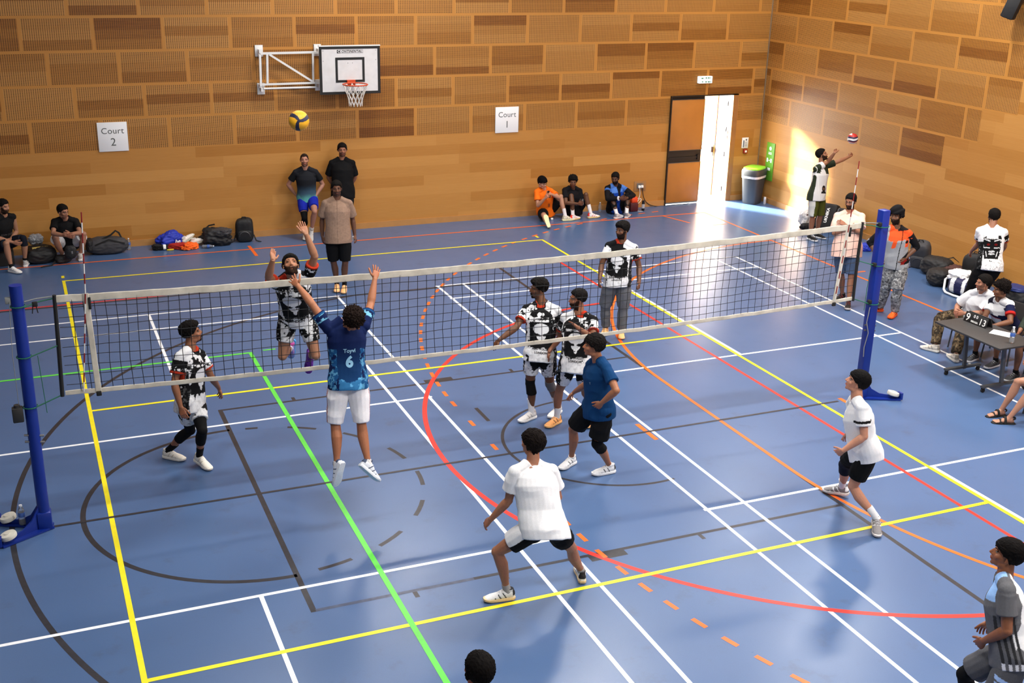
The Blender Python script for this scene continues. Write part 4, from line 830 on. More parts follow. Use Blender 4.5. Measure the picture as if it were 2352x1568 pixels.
def join_mesh(me, mb):
    """append loose tubes (fingers) to a finished surface"""
    bm = bmesh.new(); bm.from_mesh(me); vs = [bm.verts.new(p) for p in mb.v]
    for f in mb.f:
        q = bm.faces.new([vs[i] for i in f]); q.smooth = True
    bm.normal_update(); bm.to_mesh(me); bm.free(); me.update()
def bvh_of(me):
    bm = bmesh.new(); bm.from_mesh(me); t = BVHTree.FromBMesh(bm); bm.free(); return t
JN = ['hl', 'hr', 'kl', 'kr', 'al', 'ar', 'tl', 'tr', 'sl', 'sr', 'el', 'er', 'wl', 'wr', 'fl', 'fr', 'hd']
nz = lambda p, s, o=0.0: noise.noise(Vector((p[0] * s + o, p[1] * s + o * 1.3, p[2] * s - o)))
sstep = lambda a, b, x: np.clip((x - a) / (b - a), 0, 1) ** 2 * (3 - 2 * np.clip((x - a) / (b - a), 0, 1))

for _k, _d in dict(wallteal=(0, -.08, 0), wallblack=(0, -.17, 0), greyjersey=(.025, -.02, 0)).items(): POSES[_k] = [[q[i] + _d[i] for i in range(3)] for q in POSES[_k]]

class Person:
    def __init__(s, key, label, h=1.76, skin=(120, 78, 54), hy=180, hp=0, build=1.0, vox=.0062, group=None, hands=None, palm=None, hroll=0, stubble=0.0):
        s.k = key; s.J = {n: np.array(p) for n, p in zip(JN, POSES[key])}; s.sc = h / 1.76; s.vox = vox; s.bd = build * s.sc
        J = s.J; s.hc = (J['hl'] + J['hr']) / 2; s.sho = (J['sl'] + J['sr']) / 2
        low = min(J['al'][2], J['ar'][2], J['tl'][2], J['tr'][2], s.hc[2] - .1)
        s.root = empty('person', (s.hc[0], s.hc[1], max(0.0, low - .09) if low > .3 else 0.0), label, 'person', group); s.off = np.array(s.root.location)
        s.up = unit(s.sho - s.hc); s.L = np.linalg.norm(s.sho - s.hc)
        s.rh = unit(J['hr'] - J['hl']); s.rs = unit(J['sr'] - J['sl'])
        s.fh = unit(np.cross(s.up, s.rh)); s.fs = unit(np.cross(s.up, s.rs))
        a, p = math.radians(hy), math.radians(hp); s.hf = V3(math.sin(a) * math.cos(p), math.cos(a) * math.cos(p), math.sin(p)); r0 = V3(math.cos(a), -math.sin(a), 0)
        u0 = np.cross(r0, s.hf); q = math.radians(hroll); s.hr_ = r0 * math.cos(q) + u0 * math.sin(q); s.hu = np.cross(s.hr_, s.hf)
        s.skin = np.array(hexc(*skin)) * .74; s.stub = stubble; s.hands = hands or {}; s.palm = palm or {}
        s.H = np.array([s.hr_, s.hf, s.hu]).T
        s.parts = {}; s.kb = {}
    def hp(s, x, y, z): return s.J['hd'] + s.H @ (V3(x, y, z) * s.sc)
    def ring(s, t, rx, ry, dy=0.0, grow=0.0):
        """elliptical section of the trunk at height t (0 hips, 1 shoulders)"""
        k = min(max(t, 0), 1); r = unit(s.rh * (1 - k) + s.rs * k); f = np.cross(s.up, r); c = s.hc + s.up * s.L * t + f * dy * s.sc
        return (c, r * (rx * s.bd + grow), f * (ry * s.bd + grow))
    TR = [(-.17, .075, .075, -.01), (-.10, .15, .115, -.012), (0, .165, .122, -.012), (.14, .158, .112, -.004), (.34, .145, .1, .006), (.55, .155, .108, .008), (.75, .172, .118, .006), (.9, .17, .108, 0), (.99, .145, .085, -.005), (1.06, .095, .068, -.008), (1.12, .06, .055, -.004)]
    def limb(s, m, a, b, prof, back=None):
        """tapered limb; prof (t, radius, offset along back)"""
        a, b = np.asarray(a), np.asarray(b); d = unit(b - a); x, y = perp(d); bk = np.zeros(3) if back is None else unit(back - d * (np.dot(back, d)))
        m.loft([(a + (b - a) * t + bk * o * s.sc, x * r * s.sc, y * r * s.sc) for t, r, o in prof], 14)
    def handframe(s, sd):
        J = s.J; w, f = J['w' + sd], J['f' + sd]; d = unit(f - w); arm = unit(w - J['e' + sd])
        n = s.palm.get(sd)
        if n is None:
            med = s.rs * (1 if sd == 'l' else -1); n = med * .8 - s.fs * .25
        n = np.asarray(n, float); n = unit(n - d * (n @ d)); t = np.cross(d, n) if sd == 'r' else np.cross(n, d); return w, d, n, t
    def body(s, barefoot=False):
        J = s.J; m = MB(); k = s.sc
        m.loft([s.ring(t, rx, ry, dy) for t, rx, ry, dy in s.TR], 24)
        nb = J['hd'] + s.H @ (V3(0, -.02, -.05) * k); nc = s.sho + s.up * .03 * k - s.fs * .005
        x, y = s.rs, s.fs
        m.loft([(nc - s.up * .05 * k, x * .075 * k, y * .062 * k), (nc + (nb - nc) * .35, x * .060 * k, y * .060 * k), (nc + (nb - nc) * .75, x * .058 * k, y * .059 * k), (nb, x * .056 * k, y * .058 * k)], 18)
        for sd, g in (('l', -1), ('r', 1)):
            S, E, W = J['s' + sd], J['e' + sd], J['w' + sd]; Hj, K, A = J['h' + sd], J['k' + sd], J['a' + sd]
            ff = unit(J['t' + sd] - A)
            m.ball(S, .053 * s.bd, None, 14, 10); m.ball(S - s.rs * g * .045 * k - s.up * .045, V3(.066, .066, .066) * k, None, 12, 8); m.tube([S + s.up * .004, S - s.rs * g * .09 * k + s.up * .038 * k, s.sho + s.rs * g * .03 * k + s.up * .062 * k], [.044 * k, .048 * k, .044 * k], 12)
            s.limb(m, S, E, [(-.03, .05, 0), (.12, .056, 0), (.4, .05, 0), (.7, .043, 0), (.95, .039, 0), (1.02, .036, 0)])
            m.ball(E, .041 * k, None, 12, 8)
            s.limb(m, E, W, [(-.03, .037, 0), (.18, .044, 0), (.4, .041, 0), (.7, .033, 0), (.92, .027, 0), (1.03, .025, 0)])
            # palm
            w, d, n, t = s.handframe(sd); q = k * .98
            m.loft([(w - d * .012 * q, t * .025 * q, n * .02 * q), (w + d * .02 * q, t * .031 * q, n * .019 * q), (w + d * .055 * q, t * .041 * q, n * .017 * q), (w + d * .085 * q, t * .043 * q, n * .014 * q), (w + d * .1 * q, t * .038 * q, n * .011 * q)], 14, True, 2.6)
            m.ball(w + d * .04 * q + t * .026 * q + n * .008 * q, V3(.018, .018, .018) * q * 1.1, None, 10, 8)
            # leg
            bk = -ff if abs((K - A) @ ff) < .9 * np.linalg.norm(K - A) else -s.fh
            m.ball(Hj - s.up * .02 + s.rh * g * .01, .088 * s.bd, None, 14, 10)
            s.limb(m, Hj, K, [(-.05, .085, 0), (.12, .092, 0), (.35, .086, 0), (.65, .069, 0), (.9, .056, 0), (1.02, .05, 0)])
            m.ball(K, .054 * k, None, 12, 8)
            kb = -unit(np.cross(np.cross(unit(K - Hj), unit(A - K)), unit(A - K))) if np.linalg.norm(np.cross(unit(K - Hj), unit(A - K))) > .12 else bk
            if kb @ bk < -.2 : kb = -kb
            s.kb[sd] = kb
            s.limb(m, K, A, [(-.03, .049, 0), (.15, .053, .008), (.32, .057, .016), (.55, .048, .012), (.8, .034, .003), (.97, .031, 0), (1.05, .033, 0)], kb)
            if barefoot: s.foot_form(m, sd, bare=True)
        # head
        R = s.H
        B = lambda c, r: m.ball(s.hp(*c), V3(*r) * k, R, 20, 14)
        B((0, -.014, .032), (.0755, .097, .087)); B((0, .018, -.022), (.064, .078, .078)); B((0, .028, -.068), (.05, .058, .045)); B((0, .064, -.097), (.021, .018, .017))
        for g in (-1, 1):
            B((g * .043, .058, -.022), (.024, .022, .022)); B((g * .030, .082, .024), (.024, .012, .0075)); B((g * .048, -.0, -.075), (.016, .036, .026))
            B((g * .0775, -.012, -.004), (.009, .019, .031)); B((g * .079, -.004, -.028), (.007, .010, .012)); B((g * .0125, .094, -.03), (.0095, .010, .008))
        P = lambda c: s.hp(*c)
        m.loft([(P((0, .083, .022)), s.hr_ * .008 * k, s.hf * .008 * k), (P((0, .097, -.005)), s.hr_ * .009 * k, s.hf * .011 * k), (P((0, .108, -.025)), s.hr_ * .012 * k, s.hf * .012 * k), (P((0, .101, -.036)), s.hr_ * .011 * k, s.hf * .011 * k)], 10)
        B((0, .0885, -.0575), (.023, .0095, .0055)); B((0, .0865, -.0675), (.02, .0095, .006))
        me = remesh(m, 'body', s.vox, 2, .45)
        s.bvh = bvh_of(me)
        fg = MB()
        for sd in 'lr': s.fingers(fg, sd)
        join_mesh(me, fg)
        v = verts(me); hl_ = (v - J['hd']) @ R / k
        c = np.repeat(s.skin[None], len(v), 0)
        near = np.linalg.norm(hl_, axis=1) < .17
        lips = near & (np.abs(hl_[:, 0]) < .022) & (hl_[:, 1] > .078) & (np.abs(hl_[:, 2] + .0625) < .0085); c[lips] = c[lips] * np.array([1.0, .62, .6]) * .85
        chk = near & (hl_[:, 1] > .03); c[chk] *= (1 + .12 * sstep(.03, .09, hl_[chk, 1]))[:, None] * np.array([1.05, 1, .97])
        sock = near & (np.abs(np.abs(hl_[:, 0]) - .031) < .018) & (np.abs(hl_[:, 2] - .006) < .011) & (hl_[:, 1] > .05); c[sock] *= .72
        if s.stub:
            az = np.arctan2(np.abs(hl_[:, 0]), hl_[:, 1]); el = hl_[:, 2] / np.maximum(np.linalg.norm(hl_, axis=1), 1e-5)
            lo = near & (hl_[:, 2] > -.125) & (az < 1.5) & (el < -.40 + .40 * sstep(.6, 1.2, az)) & ~lips & (hl_[:, 1] > -.01); c[lo] = c[lo] * (1 - s.stub) + np.array([.012, .010, .009]) * s.stub
        for sd in 'lr':
            ft = np.linalg.norm(v - J['f' + sd], axis=1) < .13; c[ft] *= np.array([1.06, .95, .92])
        setcol(me, c, True); me.materials.append(SKIN); me.transform(Matrix.Translation(-Vector(s.off))); s.bo = link('body', me, s.root); return s
    def fingers(s, m, sd):
        w, d, n, t = s.handframe(sd); k = s.sc * .98; pose = s.hands.get(sd, 'relax')
        curl, spread = {'relax': (.34, .05), 'open': (.08, .2), 'fist': (1.15, 0.0), 'flat': (.12, .03), 'grip': (.75, .03), 'point': (.9, .02)}[pose]
        for i, (o, ln, r) in enumerate(((.031, .073, .0088), (.0105, .081, .0092), (-.0105, .075, .0088), (-.030, .06, .0078))):
            c = curl * (1 + .18 * i) if pose != 'point' or i > 0 else .06
            if pose == 'open': c = curl
            dd = unit(d + t * spread * (1.35 - i * .9)); p = w + d * .082 * k + t * o * k; pts = [p - dd * .012 * k]; rs = [r * k * 1.0]
            a = c * .55
            for j, f in enumerate((.46, .30, .24)):
                di = dd * math.cos(a) + n * math.sin(a); q = pts[-1] + di * ln * f * k + (dd * .012 * k if j == 0 else 0); pts.append(q); rs.append(r * k * (.97 - .09 * j)); a += c
            e = unit(pts[-1] - pts[-2]); pts.append(pts[-1] + e * r * .55 * k); rs.append(r * .5 * k)
            m.tube(pts, rs, 8)
        th = {'open': .95, 'fist': .35, 'grip': .45, 'point': .4}.get(pose, .5); dt = unit(d * (1 - th * .45) + t * th + n * (.25 if pose != 'open' else .05))
        p0 = w + d * .022 * k + t * .024 * k; p1 = p0 + dt * .042 * k; d2 = unit(dt * .7 + d * .5 + n * (.3 if pose in ('fist', 'grip') else .05)); p2 = p1 + d2 * .034 * k; p3 = p2 + d2 * .026 * k
        m.tube([p0, p1, p2, p3, p3 + d2 * .006 * k], [.014 * k, .0115 * k, .0105 * k, .009 * k, .005 * k], 8)
    # ---------- hair, beard, eyes
    def eyes(s, brow=True, closed=False):
        k = s.sc
        for g in (-1, 1):
            c = s.hp(g * .031, .0735, .006); b = MB(); b.ball(c, V3(.0122, .0112, .0066) * k, s.H, 14, 10); me = b.mesh('eye', EYEM, True, s.off)
            v = verts(me) + s.off; h = (v - c) @ s.H / k; col = np.repeat(np.array([[.30, .27, .25]]), len(v), 0); col[(np.hypot(h[:, 0], h[:, 2]) < .0066) & (h[:, 1] > 0)] = (.02, .012, .008); setcol(me, col); link('eye', me, s.root)
            if brow:
                b = MB(); pts = [s.hp(g * x, y, z) for x, y, z in ((.013, .0925, .0245), (.026, .0905, .0295), (.042, .0805, .029), (.052, .069, .0225))]
                b.tube(pts, [.003 * k, .0042 * k, .0038 * k, .002 * k], 6); me = b.mesh('eyebrow', HAIR, True, s.off); setcol(me, np.repeat(np.array([s.hcol]), len(me.vertices), 0)); link('eyebrow', me, s.root)
    hcol = (.012, .010, .009)
    def shell(s, name, fn, mat_, colf, sub=5, ctr=(0, 0, .02)):
        """hair / beard / turban: pushes a sphere out to the skin found by ray plus the thickness fn(dir) gives (None: below skin)"""
        k = s.sc; C = s.hp(*ctr); bm = bmesh.new(); bmesh.ops.create_icosphere(bm, subdivisions=sub, radius=1); dead = []
        for v in bm.verts:
            d = np.array(v.co.normalized()); t = fn(d); w = s.H @ d
            hit = s.bvh.ray_cast(Vector(C), Vector(w), .3)
            r = hit[3] if hit[0] is not None else .09 * k
            r = min(r, .135 * k)
            rr = r + (t if t is not None else -.012) * k; v.co = Vector(C + w * max(rr, .01)); v.tag = t is None
        bmesh.ops.delete(bm, geom=[f for f in bm.faces if all(q.tag for q in f.verts)], context='FACES')
        for f in bm.faces: f.smooth = True
        me = bpy.data.meshes.new(name); bm.to_mesh(me); bm.free()
        v = verts(me); cols = np.array([colf((p - C) @ s.H / k, p) for p in v]); setcol(me, cols); me.materials.append(mat_); me.transform(Matrix.Translation(-Vector(s.off))); return link(name, me, s.root)
    def hair(s, style='short', col=None, seed=0):
        if col is not None: s.hcol = hexc(*col)
        top, side, nape, fr, tex, am = {'short': (.020, .010, -.62, .46, 22, .004), 'fade': (.022, .006, -.5, .48, 24, .004), 'curly': (.042, .022, -.66, .40, 15, .02), 'mop': (.034, .020, -.62, .22, 12, .007), 'buzz': (.006, .003, -.6, .56, 30, .001), 'quiff': (.034, .009, -.5, .46, 18, .009), 'afro': (.038, .012, -.5, .44, 15, .015), 'bowl': (.026, .018, -.6, .20, 16, .0025)}[style]
        def fn(d):
            x, y, z = d; az = math.atan2(abs(x), y)  # 0 front .. pi back
            nn = nz(d, 5.0, seed)
            # hairline elevation by azimuth
            lim = fr if az < .55 else (fr + (-.10 - fr) * min((az - .55) / .65, 1) ** 1.4 if az < 1.2 else (-.16 if az < 1.5 else -.05 + (nape + .05) * min((az - 1.5) / .45, 1)))
            lim += nn * .05
            if z < lim - .06: return None
            e = min(max((z - lim + .03) / .12, 0), 1); up = min(max((z + .1) / .75, 0), 1)
            t = (side + (top - side) * up) * e - .003 * (1 - e); q = d if style in ('curly', 'afro') else V3(x * 1.5, y * .45, z * .6)
            t += am * (abs(nz(q, tex * .5, seed + 3)) * 2 - .6 + nz(q, tex, seed + 9) * .6) * e
            if style == 'quiff' and y > 0: t += .018 * up * max(y, 0)
            if style in ('mop', 'bowl') and y > .3 and z < .5: t += .004
            return t
        base = np.array(s.hcol)
        o = s.shell('hair', fn, HAIR, lambda q, p: base * (1 + .5 * nz(q, 60, seed)), 6); return o
    def beard(s, t=.005, stubble=False, goatee=False, col=None, full=1.0):
        base = np.array(hexc(*col)) if col else np.array(s.hcol) * .75 + s.skin * .10
        def fn(d):
            x, y, z = d; az = math.atan2(abs(x), y); nn = nz(d, 9, 4) * .04
            r = abs(x)
            if z > -.46 + (0.42 * sstep(.6, 1.2, az)) + nn: return None
            if az > 1.55: return None
            if goatee and r > .25 + .1 * nn: return None
            # clear the mouth
            zz = (z + .64) / .045; xx = x / .16
            if y > .4 and zz * zz + xx * xx < 1: return None
            if z < -.985: return None
            return min(t, .008) * (.5 + .8 * abs(nz(d, 18, 2))) * (1.3 if z < -.75 else 1)
        return s.shell('beard', fn, HAIR, lambda q, p: base * (1 + .4 * nz(q, 50, 7)), 5, (0, 0, .0))
    def cap_shell(s, name, fn, colf): return s.shell(name, fn, FAB, colf, 5)
    def glasses(s):
        k = s.sc; b = MB()
        for g in (-1, 1):
            c = V3(g * .032, .094, .006); n = 18; pts = [s.hp(c[0] + .021 * math.cos(a), c[1] - .006 * abs(math.cos(a)) * (1 if g * math.cos(a) > 0 else 0), c[2] + .017 * math.sin(a)) for a in np.linspace(0, 2 * PI, n)]
            b.tube(pts, .0018 * k, 5, False); b.tube([s.hp(g * .053, .088, .01), s.hp(g * .079, .03, .012), s.hp(g * .083, -.015, .006)], .0018 * k, 5)
        b.tube([s.hp(-.011, .098, .008), s.hp(.011, .098, .008)], .0018 * k, 5); b.obj('glasses', GLS, s.root); return s
    # ---------- clothes
    def local(s, v):
        """trunk coordinates: x right, y forward, z up from the hips (m)"""
        d = v - s.hc; z = d @ s.up; k = np.clip(z / s.L, 0, 1)[:, None]; r = s.rh * (1 - k) + s.rs * k; r /= np.linalg.norm(r, axis=1)[:, None]; f = np.cross(s.up[None], r)
        return np.stack([(d * r).sum(1), (d * f).sum(1), z], 1) / s.sc
    def seg(s, v, a, b):
        a, b = np.asarray(a), np.asarray(b); d = b - a; t = ((v - a) @ d) / (d @ d); q = v - a - np.clip(t, 0, 1.2)[:, None] * d; return t, np.linalg.norm(q, axis=1)
    def wrinkle(s, me, amp, sc=9.0, seed=0, mask=None):
        v = verts(me); n = np.empty(len(v) * 3, np.float32); me.vertices.foreach_get('normal', n); n = n.reshape(-1, 3)
        RM = np.array([[.62, .48, -.62], [-.71, .66, -.2], [.33, .57, .75]]); rp = v @ RM.T
        for i, p in enumerate(rp):
            q = Vector((p[0] * sc * .8 + seed, p[1] * sc * .45, p[2] * sc * .8)); w = noise.noise(q) * .5 + noise.noise(q * 1.9) * .22
            w2 = 1 - abs(noise.noise(Vector((p[0] * sc * .9 - seed, p[1] * sc * .35 + 2, p[2] * sc * .55)))) * 3.2
            v[i] = v[i] + n[i] * amp * (w + .75 * max(w2, -.5))
        setverts(me, v)
    def dress(s, name, m, vox, colfn, smooth=6, amp=.006, seed=0, sc=9.0, matl=None):
        me = remesh(m, name, vox, smooth, .5); s.wrinkle(me, amp * s.sc, sc, seed); v = verts(me)
        setcol(me, colfn(s, v)); me.materials.append(matl or FAB); me.transform(Matrix.Translation(-Vector(s.off))); o = link(name, me, s.root); s.parts[name] = o; return o
    def shirt(s, colfn, name='shirt', hem=-.17, sleeve=.62, grow=.014, loose=.012, vox=None, flare=1.0, amp=.006, seed=1, sl_r=1.0, collar=False):
        J = s.J; m = MB(); k = s.sc
        rs_ = []
        zs = [hem] + [t for t, *_ in s.TR if t > hem + .04 and t < 1.09]
        for t in zs:
            ts = [q[0] for q in s.TR]; rx = np.interp(t, ts, [q[1] for q in s.TR]); ry = np.interp(t, ts, [q[2] for q in s.TR]); dy = np.interp(t, ts, [q[3] for q in s.TR])
            if t < .1: rx, ry = max(rx, .172), max(ry, .13)
            lo = loose * (1 - min(max(t, 0), 1)) * 1.6 * flare + (loose * .6 if .1 < t < .8 else 0); gw = grow if t < 1.0 else .006
            rs_.append(s.ring(t, rx + lo, ry + lo * .9, dy, gw))
        m.loft(rs_, 28)
        nb = J['hd'] + s.H @ (V3(0, -.02, -.05) * k); nc = s.sho + s.up * .03 * k - s.fs * .005
        m.loft([(nc - s.up * .06 * k, s.rs * .10 * k, s.fs * .08 * k), (nc + (nb - nc) * .05, s.rs * .078 * k, s.fs * .07 * k), (nc + (nb - nc) * .14, s.rs * .070 * k, s.fs * .067 * k)], 18)
        if hem <= -.14:
            for q in ('hl', 'hr'): m.ball(J[q] + s.up * .015 + s.fs * .008, .107 * s.bd + grow * .5, None, 16, 12)
        for sd, g in (('l', -1), ('r', 1)):
            S, E = J['s' + sd], J['e' + sd]; d = unit(E - S)
            m.ball(S, (.053 * s.bd + grow * .55), None, 14, 10); m.ball(S - s.rs * g * .05 * k - s.up * .05, V3(.075, .075, .075) * k, None, 12, 8); m.tube([S + s.up * .004, S - s.rs * g * .09 * k + s.up * .036 * k, s.sho + s.rs * g * .04 * k + s.up * .073 * k], [.046 * k + grow * .55, .052 * k + grow * .55, .051 * k + grow * .5], 12)
            if sleeve > 0:
                e1 = min(sleeve, 1.0); rr = [(-.05, .054), (.15, .060), (.45, .062 + .006 * sl_r), (e1, .062 + .010 * sl_r)]
                if sleeve >= 1.0: rr = [(-.05, .058), (.3, .064), (.7, .058), (1.0, .054)]
                s.limb(m, S, E, [(t, r * (sl_r * .25 + .75), 0) for t, r in rr])
                if sleeve > 1:
                    W = J['w' + sd]; m.ball(E, .053 * k, None, 12, 8); q = sleeve - 1
                    s.limb(m, E, W, [(-.02, .05, 0), (q * .5, .05, 0), (q, .043 if q > .7 else .052, 0)])
        if collar: m.loft([s.ring(1.03, .08, .07, -.004), s.ring(1.11, .066, .062, .0)], 18)
        return s.dress(name, m, vox or s.vox * 1.15, colfn, 5, amp, seed)
    def shorts(s, colfn, length=.72, r=1.0, waist=.16, name='shorts', vox=None, amp=.005, seed=5, loose=.01):
        J = s.J; m = MB(); k = s.sc
        m.loft([s.ring(-.16, .1, .09, -.01, .012), s.ring(-.08, .16, .125, -.012, loose), s.ring(0, .17, .127, -.012, loose), s.ring(waist, .158, .115, -.004, loose * .8)], 26)
        for sd, g in (('l', -1), ('r', 1)):
            Hj, K, A = J['h' + sd], J['k' + sd], J['a' + sd]; m.ball(Hj - s.up * .02 + s.rh * g * .01, .094 * s.bd + .006, None, 14, 10)
            L = min(length, 1.0); pr = [(-.05, .09), (.15, .1), (.4, .098 * (.5 + .5 * r)), (L, (.086 if L < .9 else .07) * r)]
            s.limb(m, Hj, K, [(t, q + loose * .6, 0) for t, q in pr])
            if length > 1:
                m.ball(K, (.062 + loose * .3) * k * (.6 + .4 * r), None, 12, 8); q = length - 1
                s.limb(m, K, A, [(t, float(np.interp(t, [-.03, .3, .7, 1.0], [.064 * (.5 + .5 * r), .068 * (.45 + .55 * r), .058 * r, .054 * r])), 0) for t in np.linspace(-.03, q, 6)])
        return s.dress(name, m, vox or s.vox * 1.15, colfn, 4, amp, seed)
    def band(s, name, a, b, t0, t1, r0, r1, col, matl=None, n=18, amp=.002, back=0.0, kb=None):
        """close-fitting sleeve round a limb: socks, knee pads, straps"""
        a, b = np.asarray(a), np.asarray(b); m = MB(); k = s.sc; d = unit(b - a); x, y = perp(d)
        off = unit(kb - d * (kb @ d)) * back * k if kb is not None else np.zeros(3)
        P = lambda t: a + (b - a) * t + off; ts = np.linspace(t0, t1, 5); rs = np.linspace(r0, r1, 5)
        m.loft([(P(ts[0]), x * (rs[0] - .006) * k, y * (rs[0] - .006) * k)] + [(P(t), x * r * k * (1 + .02 * math.sin(i * 2.2)), y * r * k * (1 + .02 * math.sin(i * 2.2))) for i, (t, r) in enumerate(zip(ts, rs))] + [(P(ts[-1]), x * (rs[-1] - .006) * k, y * (rs[-1] - .006) * k)], n)
        me = m.mesh(name, matl or FAB, True, s.off); setcol(me, np.repeat(np.array([hexc(*col)]), len(me.vertices), 0)); return link(name, me, s.root)
    def sock(s, sd, col, top=.55):
        K, A = s.J['k' + sd], s.J['a' + sd]; r = .034 + .02 * max(0, .85 - top); s.band('sock', K, A, top, 1.04, r + .004, .037, col)
    def knee_pad(s, sd, col, up=.24, down=.26, thick=.006):
        J = s.J; K = J['k' + sd]; Hj = J['h' + sd]; A = J['a' + sd]; m = MB(); k = s.sc
        th = lambda t: float(np.interp(t, [.12, .35, .65, .9, 1.02], [.092, .086, .069, .056, .05])) + thick + .003
        cf = lambda t: float(np.interp(t, [-.03, .15, .32, .55, .8], [.049, .053, .057, .048, .034])) + thick + .004
        s.limb(m, Hj, K, [(t, th(t), 0) for t in np.linspace(1 - up, 1.02, 5)]); m.ball(K, (.057 + thick) * k, None, 14, 10)
        s.limb(m, K, A, [(t, cf(t), float(np.interp(t, [-.03, .15, .32, .55, .8], [0, .008, .016, .012, .003]))) for t in np.linspace(-.04, down, 6)], s.kb.get(sd, -s.fh))
        s.dress('knee_pad', m, .0075, lambda q, v: np.repeat(np.array([hexc(*col)]), len(v), 0), 2, .0015)
    def footframe(s, sd):
        A, Tq = s.J['a' + sd], s.J['t' + sd]; k = s.sc; f = Tq - A; sh = unit(A - s.J['k' + sd])
        f = unit(f); up = -sh - f * (-sh @ f); n = np.linalg.norm(up); up = unit(up) if n > .15 else unit(V3(0, 0, 1) - f * f[2])
        if A[2] < .2 and Tq[2] < .12:
            f = unit(V3(f[0], f[1], 0 if A[2] < .11 else -.12)); up = unit(V3(0, 0, 1) - f * f[2])
        r = np.cross(f, up); sole = A - up * (.078 * k)
        if A[2] < .2 and Tq[2] < .12: sole = sole + V3(0, 0, 1) * (max(0, .006 - min(sole[2], (sole + f * .19 * k)[2])) if True else 0); sole = sole - V3(0, 0, max(0, min(sole[2], (sole + f * .19 * k)[2]) - .006))
        return sole, f, up, r
    def foot_form(s, m, sd, bare=False):
        o, f, u, r = s.footframe(sd); k = s.sc; P = lambda y, z, x=0: o + (f * y + u * z + r * x) * k
        m.loft([(P(-.055, .035), r * .02 * k, u * .022 * k), (P(-.03, .045), r * .033 * k, u * .042 * k), (P(.02, .05), r * .035 * k, u * .048 * k), (P(.08, .034), r * .039 * k, u * .032 * k), (P(.13, .024), r * .043 * k, u * .022 * k), (P(.155, .02), r * .04 * k, u * .016 * k)], 14)
        g = -1 if sd == 'r' else 1
        for i, (x, L, rad) in enumerate(((.030, .052, .013), (.010, .048, .0095), (-.007, .043, .009), (-.022, .036, .0085), (-.035, .03, .008))):
            m.tube([P(.14, .02, g * x), P(.15 + L * .5, .02, g * x * 1.05), P(.15 + L, .012, g * x * 1.05)], [rad * k, rad * k, rad * .8 * k], 8)
    def shoe(s, sd, col=(225, 225, 225), sole=(235, 235, 235), accent=None, tongue=None):
        o, f, u, r = s.footframe(sd); k = s.sc * 1.02; P = lambda y, z, x=0: o + (f * y + u * z + r * x) * k; g = 1 if sd == 'l' else -1
        m = MB(); m.loft([(P(-.072, .05), r * .018 * k, u * .03 * k), (P(-.055, .055), r * .034 * k, u * .047 * k), (P(-.01, .06), r * .038 * k, u * .054 * k), (P(.04, .055), r * .04 * k, u * .047 * k), (P(.09, .042, g * .004), r * .044 * k, u * .034 * k), (P(.15, .034, g * .008), r * .047 * k, u * .025 * k), (P(.19, .028, g * .006), r * .04 * k, u * .018 * k), (P(.208, .024, g * .004), r * .024 * k, u * .011 * k)], 18)
        m.loft([(P(-.02, .09), r * .034 * k, f * .043 * k), (P(-.018, .112), r * .036 * k, f * .044 * k)], 16)
        m.loft([(P(.028, .09), r * .02 * k, u * .014 * k), (P(.012, .128), r * .02 * k, u * .012 * k)], 10)
        me = remesh(m, 'shoe', .0055, 2, .5); v = verts(me); h = np.stack([(v - o) @ r, (v - o) @ f, (v - o) @ u], 1) / k
        c = np.repeat(np.array([hexc(*col)]), len(v), 0); ac = np.array(hexc(*(accent or [max(q - 40, 0) for q in col])))
        st = (np.abs((h[:, 1] - .045 - .6 * (h[:, 2] - .04)) % .05 - .025) < .006) & (np.abs(h[:, 0]) > .022) & (h[:, 1] > 0) & (h[:, 1] < .12) & (h[:, 2] < .085); c[st] = ac
        c[(h[:, 1] < -.045) & (h[:, 2] > .05)] = ac; c[(h[:, 2] > .105)] = np.array(hexc(*(tongue or col))) * .8
        setcol(me, c); me.materials.append(SHOE); me.transform(Matrix.Translation(-Vector(s.off))); so = link('shoe', me, s.root)
        b = MB(); pts = [(-.076, .022), (-.06, .037), (0, .04), (.06, .041), (.12, .048), (.17, .049), (.205, .034), (.218, .014)]
        top = []; 
        for sg in (1, -1):
            for (y, x) in (pts if sg == 1 else pts[::-1]): top.append((y, x * sg + (g * .007 if y > .08 else 0)))
        n = len(top); vs = []
        for z, gr in ((.0, .93), (.008, 1.0), (.026, 1.0), (.03, .95)):
            for (y, x) in top: vs.append(P(y * (gr if y > 0 else gr), z + (.008 * max(0, (y - .15) / .07)), x * gr))
        fs = [tuple(range(n))[::-1], tuple(range(3 * n, 4 * n))] + [(a * n + i, a * n + (i + 1) % n, (a + 1) * n + (i + 1) % n, (a + 1) * n + i) for a in range(3) for i in range(n)]
        b.add(vs, fs); me = b.mesh('sole', SHOE, True, s.off); setcol(me, np.repeat(np.array([hexc(*sole)]), len(me.vertices), 0)); link('sole', me, so)
        b = MB()
        for i in range(4): b.tube([P(.045 + .022 * i, .098 - .014 * i - .004, -.02), P(.05 + .022 * i, .104 - .014 * i, 0), P(.045 + .022 * i, .098 - .014 * i - .004, .02)], .0028 * k, 5)
        me = b.mesh('laces', SHOE, True, s.off); setcol(me, np.repeat(np.array([hexc(*(accent if accent and sum(accent) > sum(col) else (235, 235, 235)))]), len(me.vertices), 0)); link('laces', me, so)
